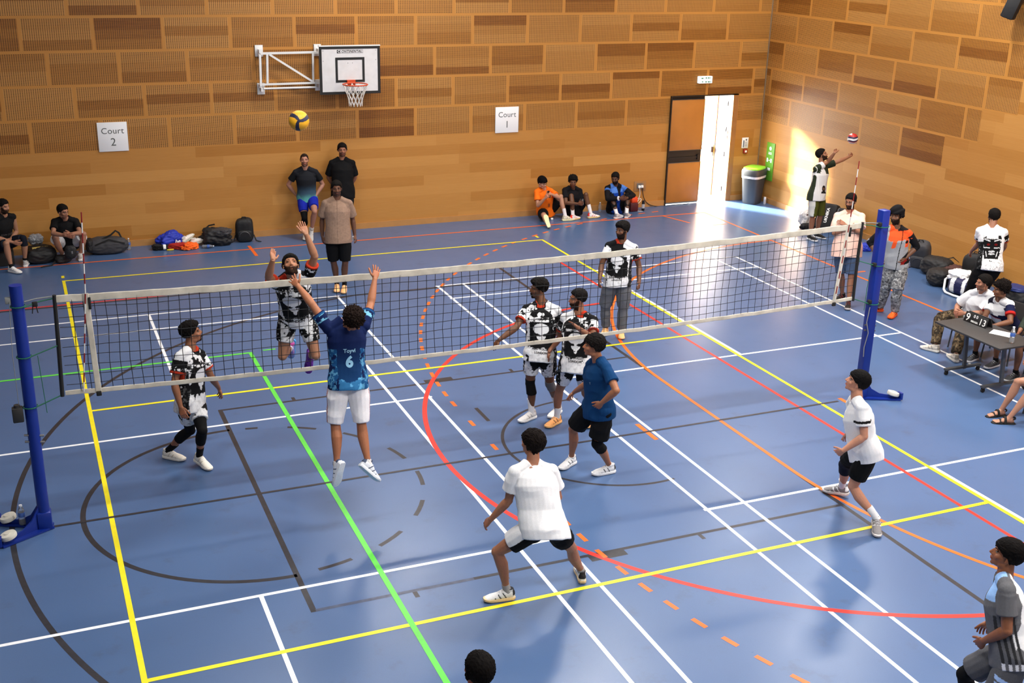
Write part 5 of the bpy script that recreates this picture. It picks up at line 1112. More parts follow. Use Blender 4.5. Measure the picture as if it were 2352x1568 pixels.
    def sandal(s, sd):
        o, f, u, r = s.footframe(sd); k = s.sc; P = lambda y, z, x=0: o + (f * y + u * z + r * x) * k
        b = MB(); b.loft([(P(-.075, -.004), r * .025 * k, u * .012 * k), (P(-.05, -.004), r * .04 * k, u * .014 * k), (P(.05, -.004), r * .042 * k, u * .014 * k), (P(.14, -.004), r * .05 * k, u * .013 * k), (P(.2, -.004), r * .042 * k, u * .012 * k), (P(.222, -.002), r * .02 * k, u * .01 * k)], 16, True, 3.5); so = b.obj('sandal', STRAP, s.root)
        for y, z, rx in ((.115, .052, .047), (.06, .088, .043)):
            b = MB(); pts = [P(y, .0 + z * math.sin(a), rx * math.cos(a)) for a in np.linspace(0, PI, 11)]
            rings = []
            for i, p in enumerate(pts):
                d = unit(pts[min(i + 1, 10)] - pts[max(i - 1, 0)]); rings.append((p, f * .017 * k, np.cross(d, f) * .004 * k))
            b.loft(rings, 8, True, 4); b.obj('strap', STRAP, so)
        b = MB(); pts = [P(-.03 - .04 * math.sin(a), .075, .042 * math.cos(a)) for a in np.linspace(0, PI, 9)]; b.loft([(p, u * .012 * k, unit(p - P(-.03, .075)) * .004 * k) for p in pts], 8, True, 4); b.obj('strap', STRAP, so)
    def print_on(s, txt, x, z, size, col, part='shirt', side=1, bold=.0, width=None, spacing=1.0, name='lettering'):
        """lettering printed on the garment, following its surface; x, z in trunk metres, side 1 front, -1 back"""
        me = text_mesh(txt, size * s.sc, bold=bold, spacing=spacing); bm = bmesh.new(); bm.from_mesh(me)
        bmesh.ops.triangulate(bm, faces=bm.faces)
        for _ in range(2):
            es = [e for e in bm.edges if e.calc_length() > .012]
            if es: bmesh.ops.subdivide_edges(bm, edges=es, cuts=1); bmesh.ops.triangulate(bm, faces=bm.faces)
        sh = s.parts[part]; t = bvh_of(sh.data)
        for v in bm.verts:
            px_, pz = x * s.sc + v.co.x, z * s.sc + v.co.y; kk = min(max(pz / s.L, 0), 1); r = unit(s.rh * (1 - kk) + s.rs * kk); f = np.cross(s.up, r)
            p = s.hc + s.up * pz + r * px_ * -side - s.off; o_ = p + f * side * .6; hit = t.ray_cast(Vector(o_), Vector(-f * side), 1.0)
            q = np.array(hit[0]) if hit[0] is not None else p + f * side * .13
            v.co = Vector(q + f * side * .0035)
        bm.to_mesh(me); bm.free(); me.materials.clear(); me.materials.append(mat('print_%d_%d_%d' % col, hexc(*col), .7)); me.name = name
        return link(name, me, sh)

def solid(*c):
    c = np.array(hexc(*c)); return lambda s, v: np.repeat(c[None], len(v), 0)
def nvec(P, sc, o=0.0):
    return np.array([noise.noise(Vector((p[0] * sc + o, p[1] * sc - o, p[2] * sc + 2 * o))) for p in P])
def fbm(P, sc, o=0.0): return nvec(P, sc, o) + .5 * nvec(P, sc * 2.3, o + 4) + .3 * nvec(P, sc * 5.1, o + 9)
WH_ = np.array(hexc(226, 226, 226)); BK_ = np.array(hexc(20, 20, 21)); RD_ = np.array(hexc(196, 58, 32))
def forearms(s, v):
    m = np.zeros(len(v), bool)
    for sd in 'lr':
        t, d = s.seg(v, s.J['e' + sd], s.J['w' + sd]); m |= (d < .072) & (t > -.15)
    return m
def arms(s, v, L):
    out = []
    for sd, g in (('l', -1), ('r', 1)):
        t, d = s.seg(v, s.J['s' + sd], s.J['e' + sd]); out.append((t, (d < .1 * s.sc) & (t > .12) & (t < .88) & (L[:, 0] * g > .03) & ~((np.abs(L[:, 0]) < .175) & (L[:, 2] < .40) & (d > .066))))
    return out
def ell(L, cx, cz, rx, rz): return ((L[:, 0] - cx) / rx) ** 2 + ((L[:, 2] - cz) / rz) ** 2 < 1
def team_shirt(seed=0, swap=1, back=False):
    def fn(s, v):
        L = s.local(v); n = fbm(L, 11, seed); nf = fbm(L, 30, seed + 5); x, y, z = L[:, 0] * swap, L[:, 1], L[:, 2]
        ink = np.zeros(len(v), bool); fr = y > -.02
        ink |= fr & (z > .385) & (n > -.28 - (x < -.04) * .0)
        ink |= fr & (z > .10) & (z <= .385) & (np.abs(x + .0) < .155 + .03 * n)
        ink |= fr & (z > .03) & (z <= .10) & (z + .07 * n + .03 * nf > .085) & (np.abs(x) < .13)
        skull = ell(L, 0, .315, .098 + 0 * z, .068) | (ell(L, 0, .225, .055, .05)) | (ell(L, 0, .18, .022, .045))
        skull &= ~(((L[:, 0] / .034) ** 2 * 0 + ((np.abs(L[:, 0]) - .047) / .032) ** 2 + ((z - .243 - .1 * (np.abs(L[:, 0]) - .047)) / .017) ** 2) < 1 + .4 * nf)
        skull &= (z > .26) | (nf > -.42)
        ink[fr & skull & (y > .02)] = False
        ink |= (np.abs(z - .425) < .009) & (y > 0) & (nf > .1)
        st = fr & (z > .40) & (np.abs(z - .405 - .1 * np.abs(x)) < .016) & (nf > -.15) & (np.abs(x) < .14); ink[st] = False
        ink |= (x < -.135 + .01 * nf) & (np.abs(y) < .09) & (z < .37) & (nf > -.55)
        sp = (x > .14) & (z < .37); ink[sp] = (n[sp] > .12)
        sh = (z > .43) & (x < -.06) & (np.abs(y) < .085); ink[sh] = n[sh] > .75
        if not back:
            bk = (y <= -.02); ink[bk] = (n[bk] > -.1) & (z[bk] > .06)
        else:
            bk = y < .02; nb = n; zb = z
            k = np.zeros(len(v), bool)
            k |= (z < .40) & (z > .09) & (np.abs(x) < .125 - .25 * np.maximum(.2 - z, 0) + .015 * nf)
            k |= (z > .40) & (z < .46) & (np.abs(np.abs(x) - .11) < .025) & (nf > -.2)
            k &= ~((np.abs(z - .262 - .05 * np.abs(x)) < .007) & (np.abs(x) > .03) & (np.abs(x) < .115))          # cheek bones
            k &= ~((np.abs(z - .372 - .35 * (np.abs(x) - .04)) < .008) & (np.abs(x) > .03) & (np.abs(x) < .12))
            k &= ~(ell(L, 0, .205, .05, .016) & (np.abs((x * 62) % 1 - .5) < .36)); k &= ~(ell(L, 0, .168, .05, .015) & (np.abs((x * 62) % 1 - .5) < .36))
            k &= ~((np.abs(np.abs(x) - .075 - .2 * (z - .15)) < .006) & (z > .12) & (z < .21)); k |= (z < .07) & (z > .045) & (np.abs(x) < .02) & (nf > -.1)
            k |= (np.abs(nf - .2) < .03) & (z < .09)
            ink[bk] = k[bk]; sdp = (y < .06) & (swap * L[:, 0] < -.125) & (z < .36); ink[sdp] = (nf[sdp] > -.75)
        c = np.where(ink[:, None], BK_, WH_)
        gy = ~ink & (z < .2); c[gy] *= (1 - .22 * np.clip(nf[gy] + .2, 0, 1))[:, None]
        gk = ink & (x < -.135) & (nf > .25); c[gk] = .09
        if back: e = ell(L, -.055, .315, .024, .016) | ell(L, .055, .315, .024, .016); c[e & (y < 0)] = hexc(120, 12, 12)
        for i, (t, m) in enumerate(arms(s, v, L)):
            white = (i == 0) == (swap < 0) if not back else i == 0
            cc = np.where(((n > (.45 if white else -.75)))[:, None], BK_, WH_); c[m] = cc[m]
            p = m & (t > .38) & (t < .52); c[p & (nf > .05)] = BK_; c[p & (nf < -.05)] = WH_
            c[m & (t > .545)] = RD_
        ck = (z > .515) & (np.hypot(x, y) < .085); c[ck] = BK_ if not back else WH_; c[(z > .562) & (np.hypot(x, y) < .074) & (y > .01) & (not back)] = RD_
        return c
    return fn
def team_shorts(seed=0):
    def fn(s, v):
        L = s.local(v); n = fbm(L, 12, seed); nf = fbm(L, 34, seed + 2); x, y, z = L.T
        tr, dr = s.seg(v, s.J['hr'], s.J['kr']); tl, dl = s.seg(v, s.J['hl'], s.J['kl']); t = np.where(dr < dl, tr, tl)
        ink = (np.abs(np.abs(x) - .02) < .085 + .06 * n) & (t < .40 + .15 * n) & (t > -.05); ink |= (z > .01) & (n > -.05)
        ink[(np.abs(x) < .05) & (z > -.03) & (n < .35)] = False; ink |= (np.abs(x) > .175) & (nf > -.5); ink |= (nf > .62)
        c = np.where(ink[:, None], BK_, WH_ * .93); g = ~ink; c[g] *= (1 - .3 * np.clip(nf[g], 0, 1))[:, None]; return c
    return fn
def camo(cols, sc, seed):
    cols = [np.array(hexc(*c)) for c in cols]
    def fn(s, v):
        a = fbm(v, sc, seed); b = fbm(v, sc * 1.6, seed + 11); c = np.repeat(cols[0][None], len(v), 0); c[a > .15] = cols[1]; c[b > .3] = cols[2]; c[a < -.38] = cols[3]; return c
    return fn
def blue6(s, v):
    L = s.local(v); n = fbm(L, 14, 3); x, y, z = L.T; nav, mid, lt = np.array(hexc(16, 34, 84)), np.array(hexc(30, 92, 150)), np.array(hexc(104, 178, 222))
    c = np.repeat(nav[None], len(v), 0); k = sstep(.42, .05, z)[:, None] * .45; c = c * (1 - k) + mid * k
    b = z < .005 + .25 * np.abs(x) * (np.abs(x) < .12) + .02 * n; c[b] = np.where((n[b] > .25)[:, None], lt, np.array(hexc(60, 134, 190)))
    sd = (np.abs(x) > .115 + .025 * n) & (z < .33); c[sd] = np.where((fbm(L[sd], 26, 8) > .1)[:, None], lt * .8, mid); c[sd & (n < -.25)] = nav
    for t, m in arms(s, v, L):
        c[m & (t > .3) & (n > -.1)] = np.array(hexc(120, 186, 214)); c[m & (t > .52)] = mid; c[m & (t > .58)] = nav
    return c
def tealgrad(s, v):
    L = s.local(v); z = L[:, 2] + .02 * fbm(L, 9, 2); top, m1, bot = np.array(hexc(34, 36, 42)), np.array(hexc(66, 92, 112)), np.array(hexc(110, 206, 196))
    k = sstep(.30, .10, z)[:, None]; c = top * (1 - k) + m1 * k; k = sstep(.12, -.06, z)[:, None]; c = c * (1 - k) + bot * k
    for t, m in arms(s, v, L): c[m] = hexc(26, 27, 30)
    return c
def white_band(s, v):
    c = np.repeat(np.array([hexc(228, 228, 228)]), len(v), 0); L = s.local(v)
    for t, m in arms(s, v, L): c[m & (t > .44) & (t < .53)] = BK_
    return c
def greyjer(s, v):
    L = s.local(v); x, y, z = L.T; c = np.repeat(np.array([hexc(118, 118, 122)]), len(v), 0); c *= (1 + .15 * nvec(L, 120, 2))[:, None]
    c[(y < .02 - .06 * (z > .45)) & (np.abs(x) < .2)] = hexc(230, 230, 230)
    for i, (t, m) in enumerate(arms(s, v, L)):
        c[m] = hexc(112, 112, 116)
    top = (z > .44) & (y > -.02) & (np.abs(x) > .07) & (np.abs(x) < .2); c[top] = hexc(150, 190, 240)
    sd = (np.abs(x) > .11) & (y < .12) & (y > -.03) & (z < .34); st = sd & (np.abs(((y + .1) * 26) % 1 - .5) < .26); c[st] = hexc(58, 58, 60)
    st2 = sd & (z < -.01) & (np.abs(((y + .1) * 26) % 1 - .5) < .26); c[st2] = hexc(224, 224, 228)
    return c
def shorts_side(col, side_col, which='l', stripes=None):
    a, b = np.array(hexc(*col)), np.array(hexc(*side_col))
    def fn(s, v):
        L = s.local(v); c = np.repeat(a[None], len(v), 0); g = -1 if which == 'l' else 1
        for sd, gg in (('l', -1), ('r', 1)):
            if which in (sd, 'lr'):
                Hj, K = s.J['h' + sd], s.J['k' + sd]; t, d = s.seg(v, Hj, K); ax = unit(K - Hj); q = v - Hj - np.outer((v - Hj) @ ax, ax); lat = unit(s.rh * gg - ax * (s.rh * gg @ ax)); fw = np.cross(ax, lat); la = q @ lat; fa = q @ fw
                if stripes is None: m = (la > .062) & (d < .14) & (L[:, 0] * gg > .03)
                else: m = (la > .04) & (np.abs(fa) < .045) & (np.abs(((fa + .045) * 33) % 1 - .5) < .2) & (L[:, 0] * gg > .02)
                c[m] = b
        return c
    return fn
def jacket(s, v):
    L = s.local(v); x, y, z = L.T; n = fbm(L, 12, 6); c = np.repeat(np.array([hexc(22, 22, 26)]), len(v), 0)
    m = (np.abs(x) < .13) & (y > 0); c[m] = np.where((n[m] > .35)[:, None], np.array(hexc(20, 24, 40)), np.array(hexc(24, 70, 176))); c[(z > .44) & (np.abs(x) < .19)] = hexc(84, 130, 210)
    c[(np.abs(x) < .035 - .3 * (.46 - z)) & (y > 0) & (z > .34)] = hexc(20, 22, 30)
    c[forearms(s, v)] = hexc(22, 22, 26)
    for t, mm in arms(s, v, L): c[mm] = hexc(22, 22, 26); c[mm & (t < .3)] = hexc(70, 116, 200)
    return c
def turbantop(s, v):
    L = s.local(v); x, y, z = L.T; n = fbm(L, 10, 2); c = np.repeat(np.array([hexc(176, 178, 182)]), len(v), 0); c *= (1 - .15 * np.clip(n, 0, 1))[:, None]
    o = (z > .40 - .12 * (np.abs(np.abs(x) - .10) < .03) + .03 * n) & (np.abs(x) < .20); c[o] = hexc(232, 86, 40); c[(np.abs(x) < .006) & (y > 0)] = BK_
    c[((x + .09) ** 2 + (z - .36) ** 2 < .0006) & (y > 0)] = BK_
    c[forearms(s, v)] = hexc(24, 24, 28)
    for t, m in arms(s, v, L): c[m] = hexc(24, 24, 28)
    c[(z > .53) & (np.hypot(x, y) < .1)] = hexc(40, 36, 36); b = (z < .09) & (z > .0) & (x < -.06) & (y > 0); c[b] = np.where((n[b] > 0)[:, None], np.array(hexc(150, 30, 26)), BK_)
    return c
def tosstop(s, v):
    L = s.local(v); x, y, z = L.T; c = np.repeat(np.array([hexc(214, 212, 210)]), len(v), 0); n = fbm(L, 16, 4)
    c[(np.abs(x) > .135) & (z < .42) & (y < .05)] = hexc(52, 60, 42); c[(z > .42) & (np.abs(x) > .06)] = hexc(48, 56, 40)
    c[(np.abs(x - .12) < .006) & (y > 0)] = hexc(220, 220, 216)
    for t, m in arms(s, v, L): c[m] = hexc(50, 58, 42)
    pr = ell(L, 0, .12, .05, .07) & (y > 0); c[pr] = hexc(40, 34, 34); c[ell(L, 0, .135, .032, .042) & (y > 0)] = hexc(120, 84, 64); c[ell(L, 0, .165, .035, .02) & (y > 0)] = hexc(24, 20, 20); c[(z < .07) & (z > .03) & (np.abs(x) < .08 - .5 * (z - .03)) & (y > 0)] = hexc(36, 34, 36)
    return c
def scorertop(s, v):
    L = s.local(v); x, y, z = L.T; c = np.repeat(np.array([hexc(222, 222, 222)]), len(v), 0)
    for i, (t, m) in enumerate(arms(s, v, L)):
        if i == 0: c[m] = hexc(28, 34, 70)
        c[m & (t > .5)] = hexc(196, 40, 34)
    c[(z > .335) & (z < .375) & (y > 0)] = hexc(28, 34, 70); c[(z > .325) & (z < .34) & (y > 0)] = hexc(190, 40, 40); c[(x < -.12) & (z < .40)] = hexc(28, 34, 70); c[(np.hypot(x, y) < .09) & (z > .5)] = hexc(30, 32, 50); return c
def pinktop(s, v):
    L = s.local(v); c = np.repeat(np.array([hexc(238, 196, 178)]), len(v), 0); c *= (1 - .06 * np.clip(fbm(L, 9, 3), 0, 1))[:, None]; return c
def beigetop(s, v):
    L = s.local(v); x, y, z = L.T; c = np.repeat(np.array([hexc(164, 134, 114)]), len(v), 0); c *= (1 + .16 * nvec(L, 38, 1) + .10 * nvec(L, 110, 3))[:, None]; c[(np.abs(x - .012) < .004) & (y > 0)] *= .7; return c
def denim(s, v):
    c = np.repeat(np.array([hexc(84, 104, 136)]), len(v), 0); c *= (1 + .18 * nvec(v, 14, 2))[:, None]; return c
def heather(*col):
    c0 = np.array(hexc(*col))
    def fn(s, v): return c0[None] * (1 + .16 * nvec(v, 130, 4))[:, None]
    return fn
def legs_shoes(p, sock=None, top=.6, shoe=(226, 226, 226), sole=(236, 236, 236), accent=None, tongue=None, sides='lr'):
    for sd in sides:
        if sock: p.sock(sd, sock, top)
        p.shoe(sd, shoe, sole, accent, tongue)
UPF = V3(0, 1, .1)
BROWN_, TAN_, DEEP_, FAIR_ = (150, 100, 72), (176, 122, 90), (112, 72, 50), (206, 148, 118)

# --- players on court
p = Person('spiker', 'person in black and white skull kit leaping behind the net, one arm raised high', skin=(182, 128, 96), hy=188, hp=38, vox=.0056, hands=dict(l='flat', r='flat'), palm=dict(l=V3(0, -1, .2), r=V3(.3, -1, 0)), stubble=0.5)
p.body().eyes(); p.hair('short', seed=2); p.beard(.009); p.shirt(team_shirt(1), hem=-.12, seed=2); p.shorts(team_shorts(1), .62); p.print_on('ADD VOLLEY', 0, .095, .042, (24, 24, 25), bold=.0015); p.print_on('LONDON', 0, .05, .042, (24, 24, 25), bold=.0015)
p.sock('l', (120, 60, 150), .8); p.sock('r', (190, 200, 220), .8); p.shoe('l', (110, 40, 160), (96, 34, 150), (150, 80, 190)); p.shoe('r', (150, 150, 210), (70, 150, 210), (210, 80, 170))
p = Person('blocker', 'person in navy number 6 shirt and white shorts jumping with arms up', skin=(186, 120, 84), hy=-4, hp=4, vox=.0056, hands=dict(l='open', r='open'), palm=dict(l=V3(.1, 1, .1), r=V3(-.1, 1, .1)))
p.body().eyes(); p.hair('curly', (40, 30, 26), 5); p.shirt(blue6, hem=-.15, seed=3); p.shorts(shorts_side((232, 230, 232), (176, 40, 48), 'lr', 1), .98, 1.12, amp=.008)
p.print_on('Toyvi', 0, .315, .055, (150, 196, 220), side=-1, bold=.0012); p.print_on('6', 0, .20, .15, (140, 192, 220), side=-1, bold=.007)
legs_shoes(p, (226, 222, 216), .9, (214, 218, 224), (222, 226, 230), (70, 84, 112), (60, 72, 100))
p = Person('walker', 'person in skull kit and long black knee sleeves walking at left, looking up', skin=(156, 102, 72), hy=95, hp=14, vox=.0056)
p.body().eyes(); p.hair('quiff', seed=7); p.beard(.006, goatee=True); p.shirt(team_shirt(7, -1), hem=-.2, seed=4); p.shorts(team_shorts(7), .66)
for sd in 'lr': p.knee_pad(sd, (16, 16, 17), .42, .52, .002)
legs_shoes(p, (18, 18, 19), .66, (232, 226, 212), (236, 230, 216), (206, 196, 170))
p = Person('captain', 'person in skull kit with black knee pad standing behind the net, right hand out', skin=(116, 74, 48), hy=-84, hp=4, vox=.0056, stubble=0.4)
p.body().eyes(); p.hair('quiff', seed=9); p.beard(.006, goatee=True); p.shirt(team_shirt(12), hem=-.17, seed=5); p.shorts(team_shorts(12), .64)
p.print_on('ADD VOLLEY', 0, .41, .035, (226, 226, 226), bold=.001); p.print_on('ADD VOLLEY', 0, .07, .036, (24, 24, 25), bold=.001); p.print_on('LONDON', 0, .025, .036, (24, 24, 25), bold=.001)
p.knee_pad('r', (18, 18, 19), .16, .34, .005); p.knee_pad('l', (124, 122, 124), .12, .22, .004)
legs_shoes(p, (228, 226, 226), .52, (220, 216, 212), (230, 228, 224))
p = Person('mate', 'bearded person in skull kit with one hand on chest, half behind the blue setter', skin=(158, 104, 76), hy=-82, hp=2, vox=.0056, palm=dict(l=V3(-.3, .9, 0)), hands=dict(l='flat'), build=1.05, stubble=0.55)
p.body().eyes(); p.hair('fade', seed=11); p.beard(.011); p.shirt(team_shirt(15, -1), hem=-.18, seed=6); p.shorts(team_shorts(15), .66)
p.print_on('ADD VOLLEY', 0, .085, .036, (24, 24, 25), bold=.001); p.print_on('LONDON', 0, .04, .036, (24, 24, 25), bold=.001); p.print_on('ADD VOLLEY', 0, .41, .035, (226, 226, 226), bold=.001)
legs_shoes(p, (226, 226, 226), .62, (250, 176, 108), (252, 190, 120), (60, 40, 34), (30, 26, 26))
p = Person('greypants', 'person in skull shirt and grey joggers standing alone behind the middle of the net', skin=(118, 78, 54), hy=-108, hp=0, vox=.0058, stubble=0.55)
p.body().eyes(); p.hair('quiff', seed=13); p.beard(.009); p.shirt(team_shirt(19), hem=-.16, seed=7, loose=.016); p.shorts(heather(126, 127, 130), 1.9, 1.28, name='trousers', amp=.008, seed=9)
p.print_on('ADD VOLLEY', 0, .075, .034, (24, 24, 25), bold=.001); p.print_on('LONDON', 0, .03, .034, (24, 24, 25), bold=.001)
legs_shoes(p, (18, 18, 19), .75, (250, 190, 126), (252, 200, 140), (40, 30, 28), (30, 26, 26))
p = Person('bluesetter', 'person in plain blue T-shirt and black shorts crouching before the net, knee pad on', skin=(176, 116, 82), hy=-66, hp=6, vox=.0054, stubble=0.15)
p.body().eyes(); p.hair('mop', seed=15); p.shirt(solid(14, 66, 116), hem=-.2, seed=8, amp=.008); p.shorts(solid(18, 18, 20), .8, 1.25, amp=.008)
p.print_on('Y', .05, .34, .04, (150, 180, 200)); p.knee_pad('l', (18, 18, 19), .14, .3, .007)
legs_shoes(p, (226, 226, 226), .93, (230, 230, 230), (236, 236, 234), (60, 62, 66))
p = Person('whiteback', 'person in plain white T-shirt lunging with back to the camera', skin=(178, 120, 90), hy=-28, hp=8, vox=.0052, build=1.06)
p.body().eyes(); p.hair('mop', (26, 20, 18), 17); p.shirt(solid(232, 232, 232), hem=-.17, seed=9, amp=.008, loose=.02, sl_r=1.5); p.shorts(shorts_side((17, 17, 18), (222, 222, 222), 'l'), .6, 1.1, amp=.007)
legs_shoes(p, (180, 178, 176), .84, (226, 226, 224), (224, 196, 150), (40, 40, 42), (40, 42, 50))
p = Person('whiteright', 'person in white T-shirt with black sleeve band crouching at right, looking up', skin=(212, 150, 120), hy=-53, hp=20, vox=.0052, stubble=0.1)
p.body().eyes(); p.hair('bowl', (20, 18, 18), 19); p.shirt(white_band, hem=-.17, seed=10, amp=.009, loose=.018); p.shorts(solid(17, 17, 18), .74, 1.05)
p.knee_pad('r', (24, 28, 44), .2, .3, .006); legs_shoes(p, (230, 230, 230), .66, (150, 146, 146), (214, 206, 200), (236, 236, 236), (90, 88, 92))
p = Person('greyjersey', 'person in grey and white striped jersey at the bottom right corner', skin=(156, 98, 66), hy=-46, hp=14, vox=.005)
p.body().eyes(); p.hair('bowl', (20, 17, 16), 21); p.shirt(greyjer, hem=-.14, seed=11, amp=.007, loose=.016)
def greysh(s, v):
    c = np.repeat(np.array([hexc(104, 104, 108)]), len(v), 0) * (1 + .15 * nvec(v, 120, 2))[:, None]; t, d = s.seg(v, s.J['hl'], s.J['kl']); L = s.local(v); c[(t > .35) & (t < .6) & (L[:, 0] < -.08) & (np.abs(((t * 9) % 1) - .5) < .34)] = hexc(160, 190, 236); return c
p.shorts(greysh, .78, 1.15)
for sd in 'lr': p.knee_pad(sd, (18, 18, 19), .22, .3, .006)
legs_shoes(p, (30, 30, 32), .7, (60, 60, 64), (200, 200, 200))
p = Person('headonly', 'person seen only as the back of a dark-haired head at the bottom edge', skin=(176, 96, 66), hy=-3, hp=6, vox=.005)
p.body().eyes(); p.hair('short', (20, 17, 16), 23); p.shirt(solid(200, 200, 204), seed=12); p.shorts(solid(24, 24, 26), .8); legs_shoes(p, (220, 220, 220), .8)

# --- standing along the far wall
p = Person('wallteal', 'person in black to teal shirt and blue shorts leaning on the far wall', skin=(186, 132, 108), hy=192, hp=6, vox=.0068, hands=dict(l='flat', r='flat'), stubble=0.55)
p.body().eyes(); p.hair('buzz', (50, 38, 32), 25); p.shirt(tealgrad, hem=-.14, seed=13); p.shorts(solid(28, 44, 176), .68); p.knee_pad('r', (16, 16, 17), .28, .42, .004); legs_shoes(p, (214, 212, 206), .85, (214, 210, 200), (226, 224, 214))
p = Person('wallblack', 'tall person all in black standing against the far wall, hands behind back', h=1.84, skin=(160, 108, 82), hy=190, vox=.0068, stubble=0.55)
p.body().eyes(); p.hair('short', seed=27); p.shirt(solid(18, 18, 20), hem=-.24, sleeve=.85, seed=14, loose=.024); p.shorts(solid(30, 30, 33), 1.0, 1.1); legs_shoes(p, (24, 24, 26), .8, (30, 30, 32), (200, 200, 200))
p = Person('beige', 'person in beige button shirt and black shorts standing in front of the far wall', h=1.8, skin=(112, 74, 54), hy=190, vox=.0062, stubble=0.6)
p.body().eyes(); p.hair('short', seed=29); p.shirt(beigetop, hem=-.2, sleeve=.78, seed=15, loose=.02, sl_r=1.5, collar=True); p.shorts(solid(17, 17, 19), .92, 1.2); legs_shoes(p, (18, 18, 19), .62, (250, 186, 124), (252, 196, 140), (255, 220, 180))
b = MB(); b.bbox(p.J['wl'] + V3(-.03, -.03, -.05), (.05, .02, .09), .004, rotx(.3)); b.top('folded_card', WT, p.J['wl'] + V3(-.03, -.03, -.05), 'small white card held at the hip of the man in the beige shirt', 'card')

# --- sitting along the far wall
p = Person('orange', 'person in orange T-shirt and glasses sitting against the wall holding a phone', skin=(206, 152, 122), hy=158, hp=-18, vox=.0068, hands=dict(l='grip', r='grip'))
p.body().eyes(); p.hair('bowl', (18, 16, 17), 31); p.glasses(); p.shirt(solid(240, 112, 24), hem=-.14, seed=16, loose=.02); p.shorts(solid(20, 20, 22), .8, 1.2); p.print_on('8', 0, .22, .12, (60, 30, 24)); legs_shoes(p, (228, 226, 226), .62, (220, 214, 190), (226, 220, 170))
ph = (p.J['wl'] + p.J['wr']) / 2 + V3(-.0, -.04, .05)
b = MB(); b.bbox(ph, (.075, .010, .15), .004, rotz(.5) @ rotx(-.4)); b.top('phone', GLS, ph, 'dark phone held up by the man in the orange T-shirt', 'phone')
p = Person('blackphone', 'person in black T-shirt with red and white shoes sitting beside the man in orange', skin=(112, 74, 52), hy=200, hp=-8, vox=.0068, hands=dict(l='grip', r='grip'))
p.body().eyes(); p.hair('afro', seed=33); p.shirt(solid(24, 24, 28), hem=-.14, seed=17); p.shorts(solid(20, 20, 22), .8, 1.15); p.print_on('NY', .03, .2, .07, (120, 120, 126)); legs_shoes(p, (232, 230, 230), .52, (232, 228, 226), (222, 190, 130), (226, 60, 44), (226, 60, 44))
ph = (p.J['wl'] + p.J['wr']) / 2 + V3(.02, -.06, .04)
b = MB(); b.bbox(ph, (.075, .012, .14), .004, rotz(-.3) @ rotx(-.7)); b.top('phone', GLS, ph, 'dark phone in the hands of the man in the black T-shirt by the wall', 'phone')
p = Person('bluejacket', 'person in blue and black tracksuit sitting by the wall socket', skin=(100, 66, 48), hy=222, hp=-12, vox=.0068, stubble=0.5)
p.body().eyes(); p.hair('fade', seed=35); p.beard(.006); p.shirt(jacket, hem=-.12, sleeve=1.8, seed=18, name='jacket', collar=True); p.shorts(solid(20, 20, 22), 1.62, .95, name='trousers'); legs_shoes(p, (228, 226, 226), .62, (206, 206, 208), (214, 214, 216), (120, 120, 130))
p.band('watch', p.J['er'], p.J['wr'], .88, .98, .05, .05, (226, 226, 226))
p = Person('vestman', 'person in black sleeveless vest sitting at the left frame edge', skin=(182, 132, 104), hy=130, hp=-6, vox=.0066, stubble=0.4)
p.body().eyes(); p.hair('short', seed=37); p.beard(.010); p.shirt(solid(24, 24, 26), hem=-.12, sleeve=0, seed=19); p.print_on('GYM CLUB', 0, .27, .05, (120, 120, 124)); p.shorts(solid(26, 30, 42), .95, 1.1); p.knee_pad('l', (26, 30, 42), .2, .3, .006); legs_shoes(p, (26, 26, 28), .85, (228, 228, 226), (230, 230, 228))
b = MB(); b.bbox((-.97, 10.42, .14), (.5, .4, .28), .03); b.top('crate', mat('dark_crate', hexc(40, 36, 34), .8), (-.97, 10.42, 0), 'dark low box under the man in the black vest at the left edge', 'box')
p = Person('tshirtman', 'person in black T-shirt and white shorts squatting by the grey duffel bag', skin=(176, 126, 100), hy=140, hp=-8, vox=.0066, stubble=0.35)
p.body().eyes(); p.hair('short', seed=39); p.glasses(); p.shirt(solid(22, 22, 24), hem=-.12, seed=20, loose=.02); p.shorts(solid(222, 222, 222), .82, 1.15); legs_shoes(p, (214, 210, 206), .86, (222, 220, 214), (226, 224, 218))

# --- right-hand side
p = Person('tosser', 'person in white and green football shirt by the right wall reaching up under a ball', skin=(168, 114, 84), hy=132, hp=22, vox=.0062, hands=dict(l='point', r='point'), palm=dict(l=V3(0, 0, 1), r=V3(0, 0, 1)), stubble=0.5)
p.body().eyes(); p.hair('short', seed=41); p.beard(.009); p.shirt(tosstop, hem=-.22, seed=21, loose=.018); p.shorts(shorts_side((82, 86, 30), (206, 206, 200), 'r'), 1.0, 1.15); legs_shoes(p, (30, 30, 32), .8, (26, 26, 28), (226, 226, 226))
p = Person('pink', 'person in pale pink T-shirt and denim shorts with folded arms behind the net', h=1.78, skin=(170, 116, 88), hy=-116, hp=-8, vox=.0062, build=1.12, stubble=0.5)
p.body().eyes(); p.hair('fade', seed=43); p.beard(.010); p.glasses(); p.shirt(pinktop, hem=-.22, sleeve=.72, seed=22, loose=.022, sl_r=1.4); p.shorts(denim, .92, 1.2); legs_shoes(p, (30, 30, 32), .93, (40, 36, 38), (200, 190, 186), (176, 60, 60))
p = Person('turban', 'person in black turban, orange and grey top and camouflage trousers beside the net post', h=1.8, skin=(118, 80, 58), hy=-118, hp=0, vox=.0062, stubble=0.5)
p.body().eyes(); p.beard(.012)
def tfn(d):
    x, y, z = d
    if z < (.26 if y > .5 else -.15 if y > -.3 else -.42): return None
    return .030 + .022 * max(z, 0) + .012 * max(-y, 0) + .006 * math.sin(9 * z + 5 * x) + .006 * abs(math.sin(7 * (z + x * .6)))
